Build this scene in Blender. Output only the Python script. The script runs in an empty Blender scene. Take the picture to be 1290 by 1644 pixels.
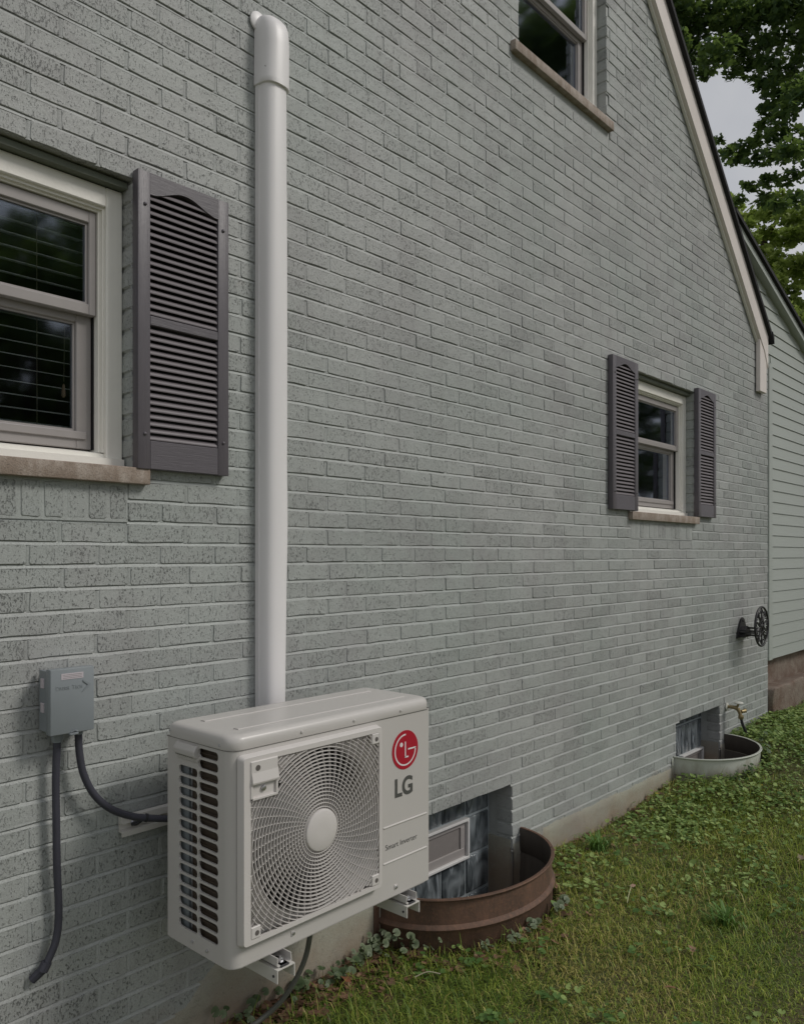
import bpy, bmesh, math, random
import numpy as np
from mathutils import Vector, Matrix, noise

random.seed(7)
rng = np.random.default_rng(7)
SC = bpy.context.scene
COL = SC.collection
PI = math.pi
R = math.radians

# ------------------------------------------------------------------ camera
cam_data = bpy.data.cameras.new('camera')
cam = bpy.data.objects.new('camera', cam_data)
COL.objects.link(cam)
cam.location = (0.0, -2.338, 1.65)
cam.rotation_euler = (R(90), 0, R(41.987 - 90))
cam_data.sensor_fit = 'HORIZONTAL'
cam_data.sensor_width = 36
cam_data.lens = 35.72
cam_data.shift_x = -0.0008
cam_data.shift_y = 0.0527
cam_data.clip_start = 0.02
cam_data.clip_end = 600
SC.camera = cam

# ------------------------------------------------------------------ sky and sun
SUN_EL, SUN_AZ = 42.0, 304.0        # azimuth of the sun measured from +x, anticlockwise
world = bpy.data.worlds.new('World')
SC.world = world
world.use_nodes = True
wn, wl = world.node_tree.nodes, world.node_tree.links
wn.clear()
w_out = wn.new('ShaderNodeOutputWorld')
w_bg = wn.new('ShaderNodeBackground')
w_bg.inputs['Strength'].default_value = 0.075
sky = wn.new('ShaderNodeTexSky')
sky.sky_type = 'NISHITA'
sky.sun_disc = False
sky.sun_elevation = R(SUN_EL)
sky.sun_rotation = R(90 - SUN_AZ)
tc = wn.new('ShaderNodeTexCoord')
cn = wn.new('ShaderNodeTexNoise')
cn.inputs['Scale'].default_value = 2.6
cn.inputs['Detail'].default_value = 5
cn.inputs['Roughness'].default_value = 0.55
cr = wn.new('ShaderNodeValToRGB')
cr.color_ramp.elements[0].position = 0.32
cr.color_ramp.elements[0].color = (0.62, 0.62, 0.62, 1)
cr.color_ramp.elements[1].position = 0.6
cr.color_ramp.elements[1].color = (1, 1, 1, 1)
cm = wn.new('ShaderNodeMixRGB')
cm.inputs[2].default_value = (8.0, 8.1, 8.4, 1)
wl.new(tc.outputs['Generated'], cn.inputs['Vector'])
wl.new(cn.outputs['Fac'], cr.inputs['Fac'])
wl.new(cr.outputs['Color'], cm.inputs[0])
wl.new(sky.outputs['Color'], cm.inputs[1])
wl.new(cm.outputs['Color'], w_bg.inputs['Color'])
wl.new(w_bg.outputs['Background'], w_out.inputs['Surface'])

sun_d = bpy.data.lights.new('sun', 'SUN')
sun_d.energy = 1.75
sun_d.angle = R(16)
sun_d.color = (1.0, 0.96, 0.9)
sun = bpy.data.objects.new('sun', sun_d)
COL.objects.link(sun)
dirv = Vector((math.cos(R(SUN_AZ)) * math.cos(R(SUN_EL)), math.sin(R(SUN_AZ)) * math.cos(R(SUN_EL)), math.sin(R(SUN_EL))))
sun.rotation_euler = dirv.to_track_quat('Z', 'Y').to_euler()
sun.location = (4, -6, 8)

SC.view_settings.view_transform = 'Standard'
SC.view_settings.look = 'None'
SC.view_settings.exposure = -0.2
SC.view_settings.gamma = 1
SC.view_settings.use_curve_mapping = False
SC.cycles.transparent_max_bounces = 24

# ------------------------------------------------------------------ mesh helpers
class MB:
    def __init__(s):
        s.v, s.f = [], []
    def add(s, vs, fs):
        n = len(s.v)
        s.v.extend([tuple(p) for p in vs])
        s.f.extend([tuple(i + n for i in f) for f in fs])
        return s
    def box(s, x0, x1, y0, y1, z0, z1):
        vs = [(x0,y0,z0),(x1,y0,z0),(x1,y1,z0),(x0,y1,z0),(x0,y0,z1),(x1,y0,z1),(x1,y1,z1),(x0,y1,z1)]
        return s.add(vs, [(0,3,2,1),(4,5,6,7),(0,1,5,4),(1,2,6,5),(2,3,7,6),(3,0,4,7)])
    def bbox(s, x0, x1, y0, y1, z0, z1, r=0.004, seg=2):
        bm = bmesh.new()
        bmesh.ops.create_cube(bm, size=1.0)
        for v in bm.verts:
            v.co = Vector(((x0+x1)/2 + v.co.x*(x1-x0), (y0+y1)/2 + v.co.y*(y1-y0), (z0+z1)/2 + v.co.z*(z1-z0)))
        bmesh.ops.bevel(bm, geom=bm.edges[:], offset=r, segments=seg, profile=0.5, affect='EDGES')
        return s.bm(bm)
    def bm(s, bm, mtx=None):
        bm.verts.index_update()
        s.add([(mtx @ v.co if mtx else v.co) for v in bm.verts], [[v.index for v in f.verts] for f in bm.faces])
        bm.free()
        return s
    def prism(s, pts, a0, a1, axis='y'):
        """polygon pts extruded along an axis; pts are the two other coordinates in order"""
        n = len(pts)
        def P(p, a):
            return {'y': (p[0], a, p[1]), 'x': (a, p[0], p[1]), 'z': (p[0], p[1], a)}[axis]
        vs = [P(p, a0) for p in pts] + [P(p, a1) for p in pts]
        fs = [tuple(range(n)), tuple(range(2*n-1, n-1, -1))]
        fs += [(i, i+n, (i+1) % n + n, (i+1) % n) for i in range(n)]
        return s.add(vs, fs)
    def tube(s, pts, r, n=8, cap=True, closed=False):
        pts = [Vector(p) for p in pts]
        m = len(pts)
        rr = r if isinstance(r, (list, tuple)) else [r]*m
        vs, fs, up = [], [], None
        for i, p in enumerate(pts):
            if closed:
                t = (pts[(i+1) % m] - pts[i-1]).normalized()
            else:
                t = (pts[min(i+1, m-1)] - pts[max(i-1, 0)]).normalized()
            if up is None:
                up = Vector((0, 0, 1)) if abs(t.z) < 0.9 else Vector((1, 0, 0))
            a = up - t*up.dot(t)
            a.normalize()
            b = t.cross(a)
            up = a
            for k in range(n):
                w = 2*PI*k/n
                vs.append(p + (a*math.cos(w) + b*math.sin(w))*rr[i])
        for i in range(m if closed else m-1):
            j = (i+1) % m
            for k in range(n):
                fs.append((i*n+k, j*n+k, j*n+(k+1) % n, i*n+(k+1) % n))
        if cap and not closed:
            fs.append(tuple(range(n-1, -1, -1)))
            fs.append(tuple(range((m-1)*n, m*n)))
        return s.add(vs, fs)
    def lathe(s, prof, c, axis='y', n=24):
        """prof = [(radius, along)], axis through c; closed ends when radius is 0"""
        vs, fs = [], []
        m = len(prof)
        for (r, a) in prof:
            for k in range(n):
                w = 2*PI*k/n
                q = (r*math.cos(w), r*math.sin(w))
                vs.append({'y': (c[0]+q[0], c[1]+a, c[2]+q[1]), 'z': (c[0]+q[0], c[1]+q[1], c[2]+a), 'x': (c[0]+a, c[1]+q[0], c[2]+q[1])}[axis])
        for i in range(m-1):
            for k in range(n):
                fs.append((i*n+k, i*n+(k+1) % n, (i+1)*n+(k+1) % n, (i+1)*n+k))
        fs.append(tuple(range(n)))
        fs.append(tuple(range((m-1)*n, m*n))[::-1])
        return s.add(vs, fs)
    def mesh(s, name, mat=None, smooth=None):
        me = bpy.data.meshes.new(name)
        me.from_pydata(s.v, [], s.f)
        bm = bmesh.new(); bm.from_mesh(me)
        bmesh.ops.recalc_face_normals(bm, faces=bm.faces[:])
        bm.to_mesh(me); bm.free()
        if mat: me.materials.append(mat)
        if smooth is not None:
            me.polygons.foreach_set('use_smooth', [True]*len(me.polygons))
            me.set_sharp_from_angle(angle=R(smooth))
        me.update()
        return me
    def build(s, name, mat, parent=None, smooth=None, label=None, kind=None):
        return put(name, s.mesh(name, mat, smooth), parent, label, kind)

def world_loc(o):
    v = Vector((0, 0, 0))
    while o:
        v += o.location
        o = o.parent
    return v

def put(name, me, parent=None, label=None, kind=None, loc=(0, 0, 0)):
    """links a mesh whose coordinates are place coordinates (plus loc)"""
    o = bpy.data.objects.new(name, me)
    COL.objects.link(o)
    if parent:
        o.parent = parent
        o.location = Vector(loc) - world_loc(parent)
    else:
        o.location = loc
    if label: o['label'] = label
    if kind: o['kind'] = kind
    return o

def thing(name, label, cat, loc=(0, 0, 0), group=None):
    o = bpy.data.objects.new(name, None)
    COL.objects.link(o)
    o.location = loc
    o.empty_display_size = 0.1
    o['label'] = label; o['category'] = cat
    if group: o['group'] = group
    return o

def tag(o, label, cat, group=None):
    o['label'] = label; o['category'] = cat
    if group: o['group'] = group
    return o

# ------------------------------------------------------------------ materials
class NT:
    """small node-tree writer"""
    def __init__(s, name, **kw):
        s.m = bpy.data.materials.new(name)
        s.m.use_nodes = True
        s.n, s.l = s.m.node_tree.nodes, s.m.node_tree.links
        s.b = s.n['Principled BSDF']
        for k, v in kw.items():
            s.set(s.b, k.replace('_', ' '), v)
    def set(s, node, key, v):
        i = node.inputs[key]
        if isinstance(v, bpy.types.NodeSocket): s.l.new(v, i)
        elif isinstance(v, (tuple, list)) and len(v) == 3 and len(i.default_value) == 4: i.default_value = (*v, 1)
        else: i.default_value = v
    def node(s, t, ins=None, **props):
        nd = s.n.new('ShaderNode' + t)
        for k, v in props.items(): setattr(nd, k, v)
        for k, v in (ins or {}).items(): s.set(nd, k, v)
        return nd
    def pos(s):
        return s.node('NewGeometry').outputs['Position']
    def obj(s):
        return s.node('TexCoord').outputs['Object']
    def map(s, vec, scale=(1, 1, 1), rot=(0, 0, 0)):
        return s.node('Mapping', {'Vector': vec, 'Scale': scale, 'Rotation': rot}).outputs['Vector']
    def noise(s, vec, scale, detail=3, rough=0.55, dist=0.0):
        return s.node('TexNoise', {'Vector': vec, 'Scale': scale, 'Detail': detail, 'Roughness': rough, 'Distortion': dist}).outputs['Fac']
    def ramp(s, fac, a, b, ca=(0, 0, 0), cb=(1, 1, 1)):
        r = s.node('ValToRGB', {'Fac': fac})
        e = r.color_ramp.elements
        e[0].position, e[1].position = a, b
        e[0].color, e[1].color = (*ca, 1), (*cb, 1)
        return r.outputs['Color']
    def mix(s, fac, a, b, mode='MIX'):
        nd = s.node('MixRGB', {0: fac, 1: a, 2: b}, blend_type=mode)
        return nd.outputs['Color']
    def math(s, op, a, b=0.0):
        return s.node('Math', {0: a, 1: b}, operation=op).outputs[0]
    def bump(s, h, dist, strength=1.0, nrm=None):
        ins = {'Height': h, 'Distance': dist, 'Strength': strength}
        if nrm: ins['Normal'] = nrm
        return s.node('Bump', ins).outputs['Normal']
    def base(s, c): s.set(s.b, 'Base Color', c)
    def nrm(s, c): s.set(s.b, 'Normal', c)

def painted_masonry(name, col, col2, amp, vertical=1.0, pits=1.0):
    t = NT(name, Roughness=0.6)
    at = t.node('Attribute', attribute_name='tint')
    rnd = at.outputs['Fac']
    p = t.node('VectorMath', {0: t.pos(), 1: t.node('VectorMath', {0: at.outputs['Color'], 1: (37.1, 11.3, 23.7)}, operation='MULTIPLY').outputs[0]}, operation='ADD').outputs[0]
    big = t.noise(t.pos(), 0.9, 4)
    f1 = t.noise(t.map(p, (1, 1, 0.5*vertical)), 205, 3, 0.72, 0.25)      # combed vertical scratches
    f2 = t.noise(t.map(p, (1, 1, 0.8)), 48, 3, 0.6, 0.5)
    f3 = t.noise(t.map(p, (1, 1, 0.7)), 330, 2, 0.65)
    r2 = t.math('MULTIPLY', rnd, rnd)
    thr = t.math('ADD', t.math('ADD', t.math('MULTIPLY', r2, 0.05), 0.400), t.math('MULTIPLY', t.math('SUBTRACT', f2, 0.5), 0.22))
    hole = t.node('MapRange', {0: t.math('SUBTRACT', thr, f1), 1: 0.0, 2: 0.05, 3: 0.0, 4: 1.0*pits}).outputs[0]   # pits the paint did not fill
    h = t.math('SUBTRACT', t.math('ADD', t.math('MULTIPLY', f2, 0.7), t.math('MULTIPLY', f3, 0.35)), t.math('MULTIPLY', hole, 1.0))
    c = t.mix(t.ramp(big, 0.38, 0.62), col, col2)
    c = t.mix(t.math('MULTIPLY', t.ramp(f3, 0.5, 0.36), 0.22), c, tuple(x*0.45 for x in col))
    wear = t.node('MapRange', {0: t.noise(t.pos(), 1.7, 4, 0.6), 1: 0.38, 2: 0.62, 3: 0.38, 4: 0.74}).outputs[0]
    c = t.mix(t.math('MULTIPLY', hole, wear), c, tuple(x*0.20 for x in col))
    c = t.node('HueSaturation', {'Color': c, 'Value': t.node('MapRange', {0: rnd, 1: 0.0, 2: 1.0, 3: 1.05, 4: 0.93}).outputs[0]}).outputs[0]
    z = t.node('SeparateXYZ', {0: t.pos()}).outputs['Z']
    s1 = t.noise(t.map(t.pos(), (1, 1, 1.6)), 5, 5, 0.65)
    # rain-splashed soil above the ground, and red brick where the paint has worn through
    zz = t.math('ADD', z, t.math('MULTIPLY', t.math('SUBTRACT', s1, 0.5), -0.35))
    sp = t.node('MapRange', {0: zz, 1: -0.02, 2: 0.17, 3: 0.6, 4: 0.0}).outputs[0]
    c = t.mix(sp, c, (0.26, 0.165, 0.105))
    worn = t.ramp(t.noise(t.pos(), 3.3, 6, 0.7), 0.66, 0.74)
    c = t.mix(t.math('MULTIPLY', worn, 0.35), c, (0.30, 0.21, 0.185))
    # old run marks and grime where water has come down the wall
    run = t.noise(t.map(t.pos(), (1, 1, 0.07)), 9, 4, 0.65)
    c = t.mix(t.math('MULTIPLY', t.ramp(run, 0.55, 0.72), 0.16), c, (0.17, 0.155, 0.14))
    blot = t.noise(t.pos(), 2.1, 5, 0.7)
    c = t.mix(t.math('MULTIPLY', t.ramp(blot, 0.48, 0.66), 0.30), c, (0.235, 0.215, 0.225))
    t.base(c)
    t.nrm(t.bump(h, amp, 0.85))
    return t.m

SAGE, SAGE2 = (0.372, 0.398, 0.380), (0.414, 0.424, 0.412)
M = {}
M['brick'] = painted_masonry('painted_brick', SAGE, SAGE2, 0.0030)
M['mortar'] = painted_masonry('painted_mortar', tuple(x*1.04 for x in SAGE), tuple(x*1.03 for x in SAGE2), 0.0016, 2.0, 0.35)
M['parge'] = painted_masonry('painted_plaster', (0.40, 0.40, 0.33), (0.36, 0.34, 0.28), 0.0022, 2.4, 0.5)

def simple(name, col, rough=0.5, var=0.06, scale=30, bump=0.0, bscale=200, metallic=0.0, stretch=(1, 1, 1), spec=0.5):
    t = NT(name, Roughness=rough, Metallic=metallic)
    t.b.inputs['Specular IOR Level'].default_value = spec
    p = t.pos()
    n = t.noise(t.map(p, stretch), scale, 5, 0.6)
    t.base(t.mix(n, tuple(x*(1-var*1.5) for x in col), tuple(min(1, x*(1+var*1.5)) for x in col)))
    t.set(t.b, 'Roughness', t.node('MapRange', {0: n, 1: 0.0, 2: 1.0, 3: max(0.02, rough-0.1), 4: min(1, rough+0.1)}).outputs[0])
    if bump:
        t.nrm(t.bump(t.noise(t.map(p, stretch), bscale, 4, 0.6), bump))
    return t.m

M['cream'] = simple('cream_window_paint', (0.84, 0.815, 0.755), 0.45, 0.03, 14, 0.0006, 90)
M['rake'] = simple('cream_rake_paint', (0.74, 0.68, 0.64), 0.5, 0.04, 6, 0.0006, 70)
M['sash'] = simple('taupe_sash', (0.33, 0.305, 0.295), 0.42, 0.05, 12)
M['white'] = simple('white_vinyl', (0.70, 0.69, 0.68), 0.38, 0.03, 5)
M['duct'] = simple('white_duct_plastic', (0.80, 0.78, 0.78), 0.42, 0.05, 4, 0.0004, 9, stretch=(1, 1, 0.3))
M['unit'] = simple('ivory_enamel', (0.55, 0.527, 0.502), 0.33, 0.02, 4)
M['unit_seam'] = simple('seam_shadow_rubber', (0.16, 0.15, 0.14), 0.7)
M['grille'] = simple('ivory_grille_plastic', (0.63, 0.60, 0.575), 0.4, 0.02, 6)
M['shroud'] = simple('shroud_metal', (0.12, 0.108, 0.10), 0.55, 0.08, 12)
M['dark'] = simple('black_plastic', (0.018, 0.018, 0.02), 0.45, 0.1)
M['coil'] = simple('copper_fin_coil', (0.060, 0.043, 0.028), 0.6, 0.35, 60, 0.002, 300, metallic=0.0, stretch=(0.1, 0.1, 2))
M['red'] = simple('red_logo', (0.42, 0.012, 0.03), 0.4, 0.02)
M['logo_white'] = simple('logo_white', (0.78, 0.74, 0.74), 0.4, 0.02)
M['print'] = simple('dark_grey_print', (0.085, 0.085, 0.08), 0.5, 0.05)
M['screw'] = simple('zinc_screw', (0.6, 0.6, 0.62), 0.3, 0.1, 60, metallic=0.9)
M['bracket'] = simple('bracket_enamel', (0.62, 0.60, 0.56), 0.42, 0.05, 18)
M['rubber'] = simple('black_rubber', (0.025, 0.025, 0.028), 0.7, 0.1)
M['box'] = simple('grey_box_enamel', (0.235, 0.26, 0.275), 0.38, 0.04, 10)
M['boxlabel'] = simple('paper_label', (0.55, 0.50, 0.53), 0.6, 0.03)
M['conduit'] = simple('grey_conduit', (0.050, 0.050, 0.066), 0.5, 0.1, 40)
M['iron'] = simple('black_iron', (0.018, 0.017, 0.019), 0.38, 0.2, 60, 0.001, 120)
M['brass'] = simple('weathered_brass', (0.34, 0.27, 0.15), 0.4, 0.25, 80, metallic=0.75)
M['pewter'] = simple('painted_brass', (0.55, 0.55, 0.50), 0.5, 0.1, 60)
M['shingle'] = simple('dark_shingle', (0.02, 0.02, 0.022), 0.9, 0.3, 60, 0.003, 200)
M['siding'] = simple('sage_siding', (0.40, 0.43, 0.40), 0.5, 0.03, 8, 0.0012, 40, stretch=(0.2, 1, 3))
M['cord'] = simple('blind_cord', (0.42, 0.38, 0.27), 0.8)
M['tassel'] = simple('wooden_tassel', (0.55, 0.36, 0.22), 0.6)
M['blind'] = simple('blind_slat_vinyl', (0.82, 0.83, 0.76), 0.5, 0.03, 10)
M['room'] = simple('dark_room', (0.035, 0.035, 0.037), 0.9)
M['bark'] = simple('bark', (0.055, 0.042, 0.032), 0.9, 0.3, 14, 0.02, 18)
M['bark'].node_tree.nodes['Principled BSDF'].inputs['Specular IOR Level'].default_value = 0.2

M['lintel'] = simple('painted_steel_lintel', (0.13, 0.145, 0.11), 0.6, 0.1, 20)
t = NT('shutter_vinyl', Roughness=0.42)
g = t.noise(t.map(t.pos(), (1, 1, 0.05)), 260, 4, 0.7, 0.4)
t.base(t.mix(g, (0.085, 0.077, 0.088), (0.135, 0.122, 0.135)))
t.nrm(t.bump(g, 0.0009))
M['shutter'] = t.m
t = NT('shutter_vinyl_rail', Roughness=0.42)
g = t.noise(t.map(t.pos(), (0.05, 1, 1)), 260, 4, 0.7, 0.4)
t.base(t.mix(g, (0.085, 0.077, 0.088), (0.135, 0.122, 0.135)))
t.nrm(t.bump(g, 0.0009))
M['shutter_h'] = t.m
M['louver'] = simple('shutter_louver', (0.16, 0.142, 0.152), 0.45, 0.08, 60, 0.0004, 200, stretch=(0.1, 1, 1))

t = NT('stone_sill', Roughness=0.8)                                     # limestone sill with lichen and soot
p = t.pos()
n1 = t.noise(t.map(p, (1, 1, 0.5)), 22, 5, 0.7)
n2 = t.noise(p, 240, 3, 0.6)
c = t.mix(t.ramp(n1, 0.42, 0.66), (0.28, 0.22, 0.175), (0.43, 0.37, 0.32))
c = t.mix(t.math('MULTIPLY', t.ramp(n2, 0.5, 0.68), 0.55), c, (0.11, 0.09, 0.075))
t.base(c); t.nrm(t.bump(n2, 0.002))
M['sill'] = t.m

t = NT('concrete', Roughness=0.9)
p = t.pos()
n1 = t.noise(p, 5, 6, 0.7); n2 = t.noise(p, 90, 3, 0.6)
c = t.mix(t.ramp(n1, 0.4, 0.65), (0.17, 0.115, 0.085), (0.27, 0.225, 0.185))
c = t.mix(t.math('MULTIPLY', t.ramp(n2, 0.5, 0.7), 0.5), c, (0.09, 0.075, 0.06))
t.base(c); t.nrm(t.bump(t.math('ADD', n2, t.math('MULTIPLY', n1, 3.0)), 0.006))
M['concrete'] = t.m

t = NT('rusty_steel', Roughness=0.72, Metallic=0.15)
p = t.pos()
n1 = t.noise(t.map(p, (1, 1, 0.25)), 9, 6, 0.72)
n2 = t.noise(p, 60, 5, 0.7)
n3 = t.noise(t.map(p, (1, 1, 0.6)), 14, 6, 0.7)
c = t.mix(t.ramp(n1, 0.35, 0.66), (0.090, 0.056, 0.040), (0.175, 0.098, 0.066))
c = t.mix(t.math('MULTIPLY', t.ramp(n2, 0.5, 0.75), 0.6), c, (0.26, 0.13, 0.08))
c = t.mix(t.math('MULTIPLY', t.ramp(n3, 0.62, 0.70), 0.55), c, (0.19, 0.17, 0.10))
t.base(c); t.nrm(t.bump(n2, 0.0015))
M['rust'] = t.m

t = NT('painted_well_steel', Roughness=0.5)
p = t.pos()
n1 = t.noise(t.map(p, (1, 1, 0.4)), 8, 5, 0.7)
z = t.node('SeparateXYZ', {0: p}).outputs['Z']
c = t.mix(n1, (0.44, 0.46, 0.40), (0.53, 0.54, 0.49))
dz = t.node('MapRange', {0: t.math('ADD', z, t.math('MULTIPLY', t.math('SUBTRACT', n1, 0.5), 0.25)), 1: 0.08, 2: 0.19, 3: 0.7, 4: 0.0}).outputs[0]
c = t.mix(dz, c, (0.16, 0.11, 0.06))
t.base(c)
M['wellpaint'] = t.m

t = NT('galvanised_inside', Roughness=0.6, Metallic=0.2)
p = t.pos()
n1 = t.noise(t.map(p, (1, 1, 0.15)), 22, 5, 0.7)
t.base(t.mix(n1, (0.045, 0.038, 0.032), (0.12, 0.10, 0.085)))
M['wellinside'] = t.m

# glass: clear pane that mirrors the trees and sky
def glass(name, tint, k):
    t = NT(name)
    n, l = t.n, t.l
    tr = t.node('BsdfTransparent', {'Color': tint})
    gl = t.node('BsdfGlossy', {'Color': (0.80, 0.87, 1.0), 'Roughness': 0.05})
    fr = t.node('Fresnel', {'IOR': 1.52})
    wob = t.noise(t.pos(), 1.3, 1, 0.4)
    bp = t.bump(wob, 0.0015)
    t.set(gl, 'Normal', bp)
    mx = t.node('MixShader', {0: t.math('MULTIPLY', fr.outputs[0], k), 1: tr.outputs[0], 2: gl.outputs[0]})
    l.new(mx.outputs[0], n['Material Output'].inputs['Surface'])
    return t.m
M['glass'] = glass('window_glass', (0.88, 0.90, 0.90), 2.7)
M['screen'] = simple('vent_screen', (0.21, 0.19, 0.18), 0.85, 0.08, 60)

t = NT('glass_block', Roughness=0.06)
p = t.pos()
n1 = t.noise(t.map(p, (1, 1, 0.45)), 8, 2, 0.5, 1.6)
n2 = t.noise(t.map(p, (1, 1, 0.3)), 15, 2, 0.5, 1.8)
c = t.mix(t.ramp(n1, 0.4, 0.62), (0.05, 0.060, 0.066), (0.20, 0.225, 0.24))
c = t.mix(t.math('MULTIPLY', t.ramp(n2, 0.56, 0.72), 0.5), c, (0.50, 0.55, 0.60))
t.base(c); t.nrm(t.bump(t.math('ADD', n1, t.math('MULTIPLY', n2, 0.5)), 0.025))
M['block'] = t.m
M['blockjoint'] = simple('block_joint', (0.36, 0.40, 0.42), 0.5, 0.1, 30)

t = NT('soil', Roughness=0.95)
p = t.pos()
n1 = t.noise(p, 2.2, 5, 0.65); n2 = t.noise(p, 55, 5, 0.7); n3 = t.noise(p, 7, 4, 0.6)
c = t.mix(t.ramp(n2, 0.35, 0.7), (0.070, 0.052, 0.026), (0.17, 0.145, 0.060))
c = t.mix(t.ramp(n1, 0.35, 0.6), c, t.mix(n2, (0.055, 0.080, 0.018), (0.13, 0.15, 0.04)))
c = t.mix(t.math('MULTIPLY', t.ramp(n3, 0.58, 0.72), 0.6), c, (0.12, 0.07, 0.045))
t.base(c); t.nrm(t.bump(n2, 0.02))
M['lawn'] = t.m

def leafy(name, rough=0.5, trans=0.35):
    t = NT(name, Roughness=rough)
    t.b.inputs['Specular IOR Level'].default_value = 0.35
    at = t.node('Attribute', attribute_name='tint')
    t.base(at.outputs['Color'])
    tl = t.node('BsdfTranslucent', {'Color': t.mix(0.5, at.outputs['Color'], (0.25, 0.35, 0.05), 'MIX')})
    mx = t.node('MixShader', {0: trans, 1: t.b.outputs[0], 2: tl.outputs[0]})
    t.l.new(mx.outputs[0], t.n['Material Output'].inputs['Surface'])
    return t.m
M['grass'] = leafy('grass_blades', 0.5, 0.25)
M['leaf'] = leafy('tree_leaves', 0.55, 0.5)
M['ivy'] = leafy('ivy_leaves', 0.5, 0.2)

def set_tint(me, cols):
    a = me.attributes.new('tint', 'FLOAT_COLOR', 'POINT')
    c = np.ones((len(me.vertices), 4), dtype=np.float32)
    c[:, :3] = cols
    a.data.foreach_set('color', c.ravel())

def np_mesh(name, V, F, mat, tint=None, smooth=False):
    """V (n,3); F (m,k) faces of k corners"""
    me = bpy.data.meshes.new(name)
    m, k = F.shape
    me.vertices.add(len(V)); me.vertices.foreach_set('co', np.asarray(V, np.float32).ravel())
    me.loops.add(m*k); me.loops.foreach_set('vertex_index', F.astype(np.int32).ravel())
    me.polygons.add(m)
    me.polygons.foreach_set('loop_start', np.arange(0, m*k, k, dtype=np.int32))
    me.update(calc_edges=True)
    if smooth: me.polygons.foreach_set('use_smooth', [True]*m)
    me.materials.append(mat)
    if tint is not None: set_tint(me, tint)
    return me

# ------------------------------------------------------------------ ground
def ground_z(x, y):
    """height of the lawn: level by the unit, rising past the second well, falling a little away from the wall"""
    t = np.clip((x - 4.2)/3.0, 0, 1)
    rise = 0.20*t*t*(3 - 2*t)
    und = 0.012*np.sin(x*2.1 + 0.7)*np.cos(y*2.7) + 0.008*np.sin(x*5.3 + y*4.1)
    return rise + und - 0.02*np.clip(-y - 0.4, 0, 3)

WELLS = [(2.985, 0.53, 0.40, 0.22, 'rusty'), (5.93, 0.48, 0.40, 0.228, 'painted')]

def in_well(x, y, pad=0.0):
    r = np.zeros(np.shape(x), bool)
    for cx, a, b, _, _ in WELLS:
        r |= (((x - cx)/(a + pad))**2 + (y/(b + pad))**2) < 1
    return r

def build_lawn():
    xs = np.unique(np.round(np.concatenate([np.linspace(-60, -2, 12), np.arange(-2, 2.3, 0.15), np.arange(2.3, 3.7, 0.02),
         np.arange(3.7, 5.3, 0.1), np.arange(5.3, 6.6, 0.02), np.arange(6.6, 10, 0.2), np.linspace(10, 90, 16)]), 4))
    ys = np.unique(np.round(np.concatenate([np.linspace(-60, -4, 12), np.arange(-4, -0.6, 0.1), np.arange(-0.6, 0.06, 0.02), [0.12]]), 4))
    X, Y = np.meshgrid(xs, ys, indexing='ij')
    Z = ground_z(X, Y)
    Z = np.where(in_well(X, Y, 0.018), -0.42, Z)
    V = np.stack([X, Y, Z], -1).reshape(-1, 3)
    nx, ny = len(xs), len(ys)
    i, j = np.meshgrid(np.arange(nx-1), np.arange(ny-1), indexing='ij')
    a = (i*ny + j).ravel()
    F = np.stack([a, a+ny, a+ny+1, a+1], 1)
    put('lawn', np_mesh('lawn', V, F, M['lawn'], smooth=False), kind='structure')
    mb = MB()                                                       # ground under and beyond the houses
    mb.box(-60, 90, 0.26, 80, -0.5, -0.05)
    mb.build('ground', M['lawn'], kind='structure')
build_lawn()

# ------------------------------------------------------------------ the brick house
COURSE, BASE, BL = 0.0682, 0.461, 0.2127
def gable(x):
    return 5.338 - 0.872*(x - 5.032) if x > 2.8 else 5.338 - 0.872*(5.6 - x - 5.032)
XL, XR = -1.87, 7.466
OPEN = [(0.298, 1.313, 1.925, 2.842), (3.505, 4.462, 4.305, 5.21), (4.80, 5.815, 1.925, 2.842),
        (2.52, 3.446, -0.42, 0.455), (5.49, 6.32, -0.42, 0.455)]
SILLS = [(0.252, 1.359), (3.432, 4.505), (4.757, 5.845)]

house = thing('brick_house', 'sage green painted brick house wall with gable rake, shuttered windows and basement windows', 'house', (2.8, 0, 0))

def wall_backing():
    mb = MB()
    g = 0.006
    xs = sorted(set([XL, XR, 2.8, 2.48, 3.49, 5.0] + [v for o in OPEN for v in (o[0]-g, o[1]+g)]))
    zs_all = sorted(set([-0.5] + [v for o in OPEN for v in (o[2]-g, o[3]+g)] + [3.3]))
    for a, b in zip(xs[:-1], xs[1:]):
        xm = (a+b)/2
        zt = min(gable(a), gable(b)) + 0.1
        zz = [z for z in zs_all if z < zt - 0.05]
        for z0, z1 in zip(zz[:-1], zz[1:]):
            zm = (z0+z1)/2
            if any(o[0]-g < xm < o[1]+g and o[2]-g < zm < o[3]+g for o in OPEN): continue
            mb.box(a, b, 0.0068, 0.2, z0, z1)
        z0 = zz[-1]
        if not any(o[0]-g < xm < o[1]+g and o[2]-g < z0+0.01 < o[3]+g for o in OPEN):
            mb.prism([(a, z0), (b, z0), (b, gable(b)+0.12), (a, gable(a)+0.12)], 0.0068, 0.2)
    bm = bmesh.new()
    me = bpy.data.meshes.new('wall'); me.from_pydata(mb.v, [], mb.f)
    me.materials.append(M['mortar'])
    o = put('wall', me, house)
    set_tint(me, (0.1, 0.1, 0.1))
    bm.free()
wall_backing()

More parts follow.
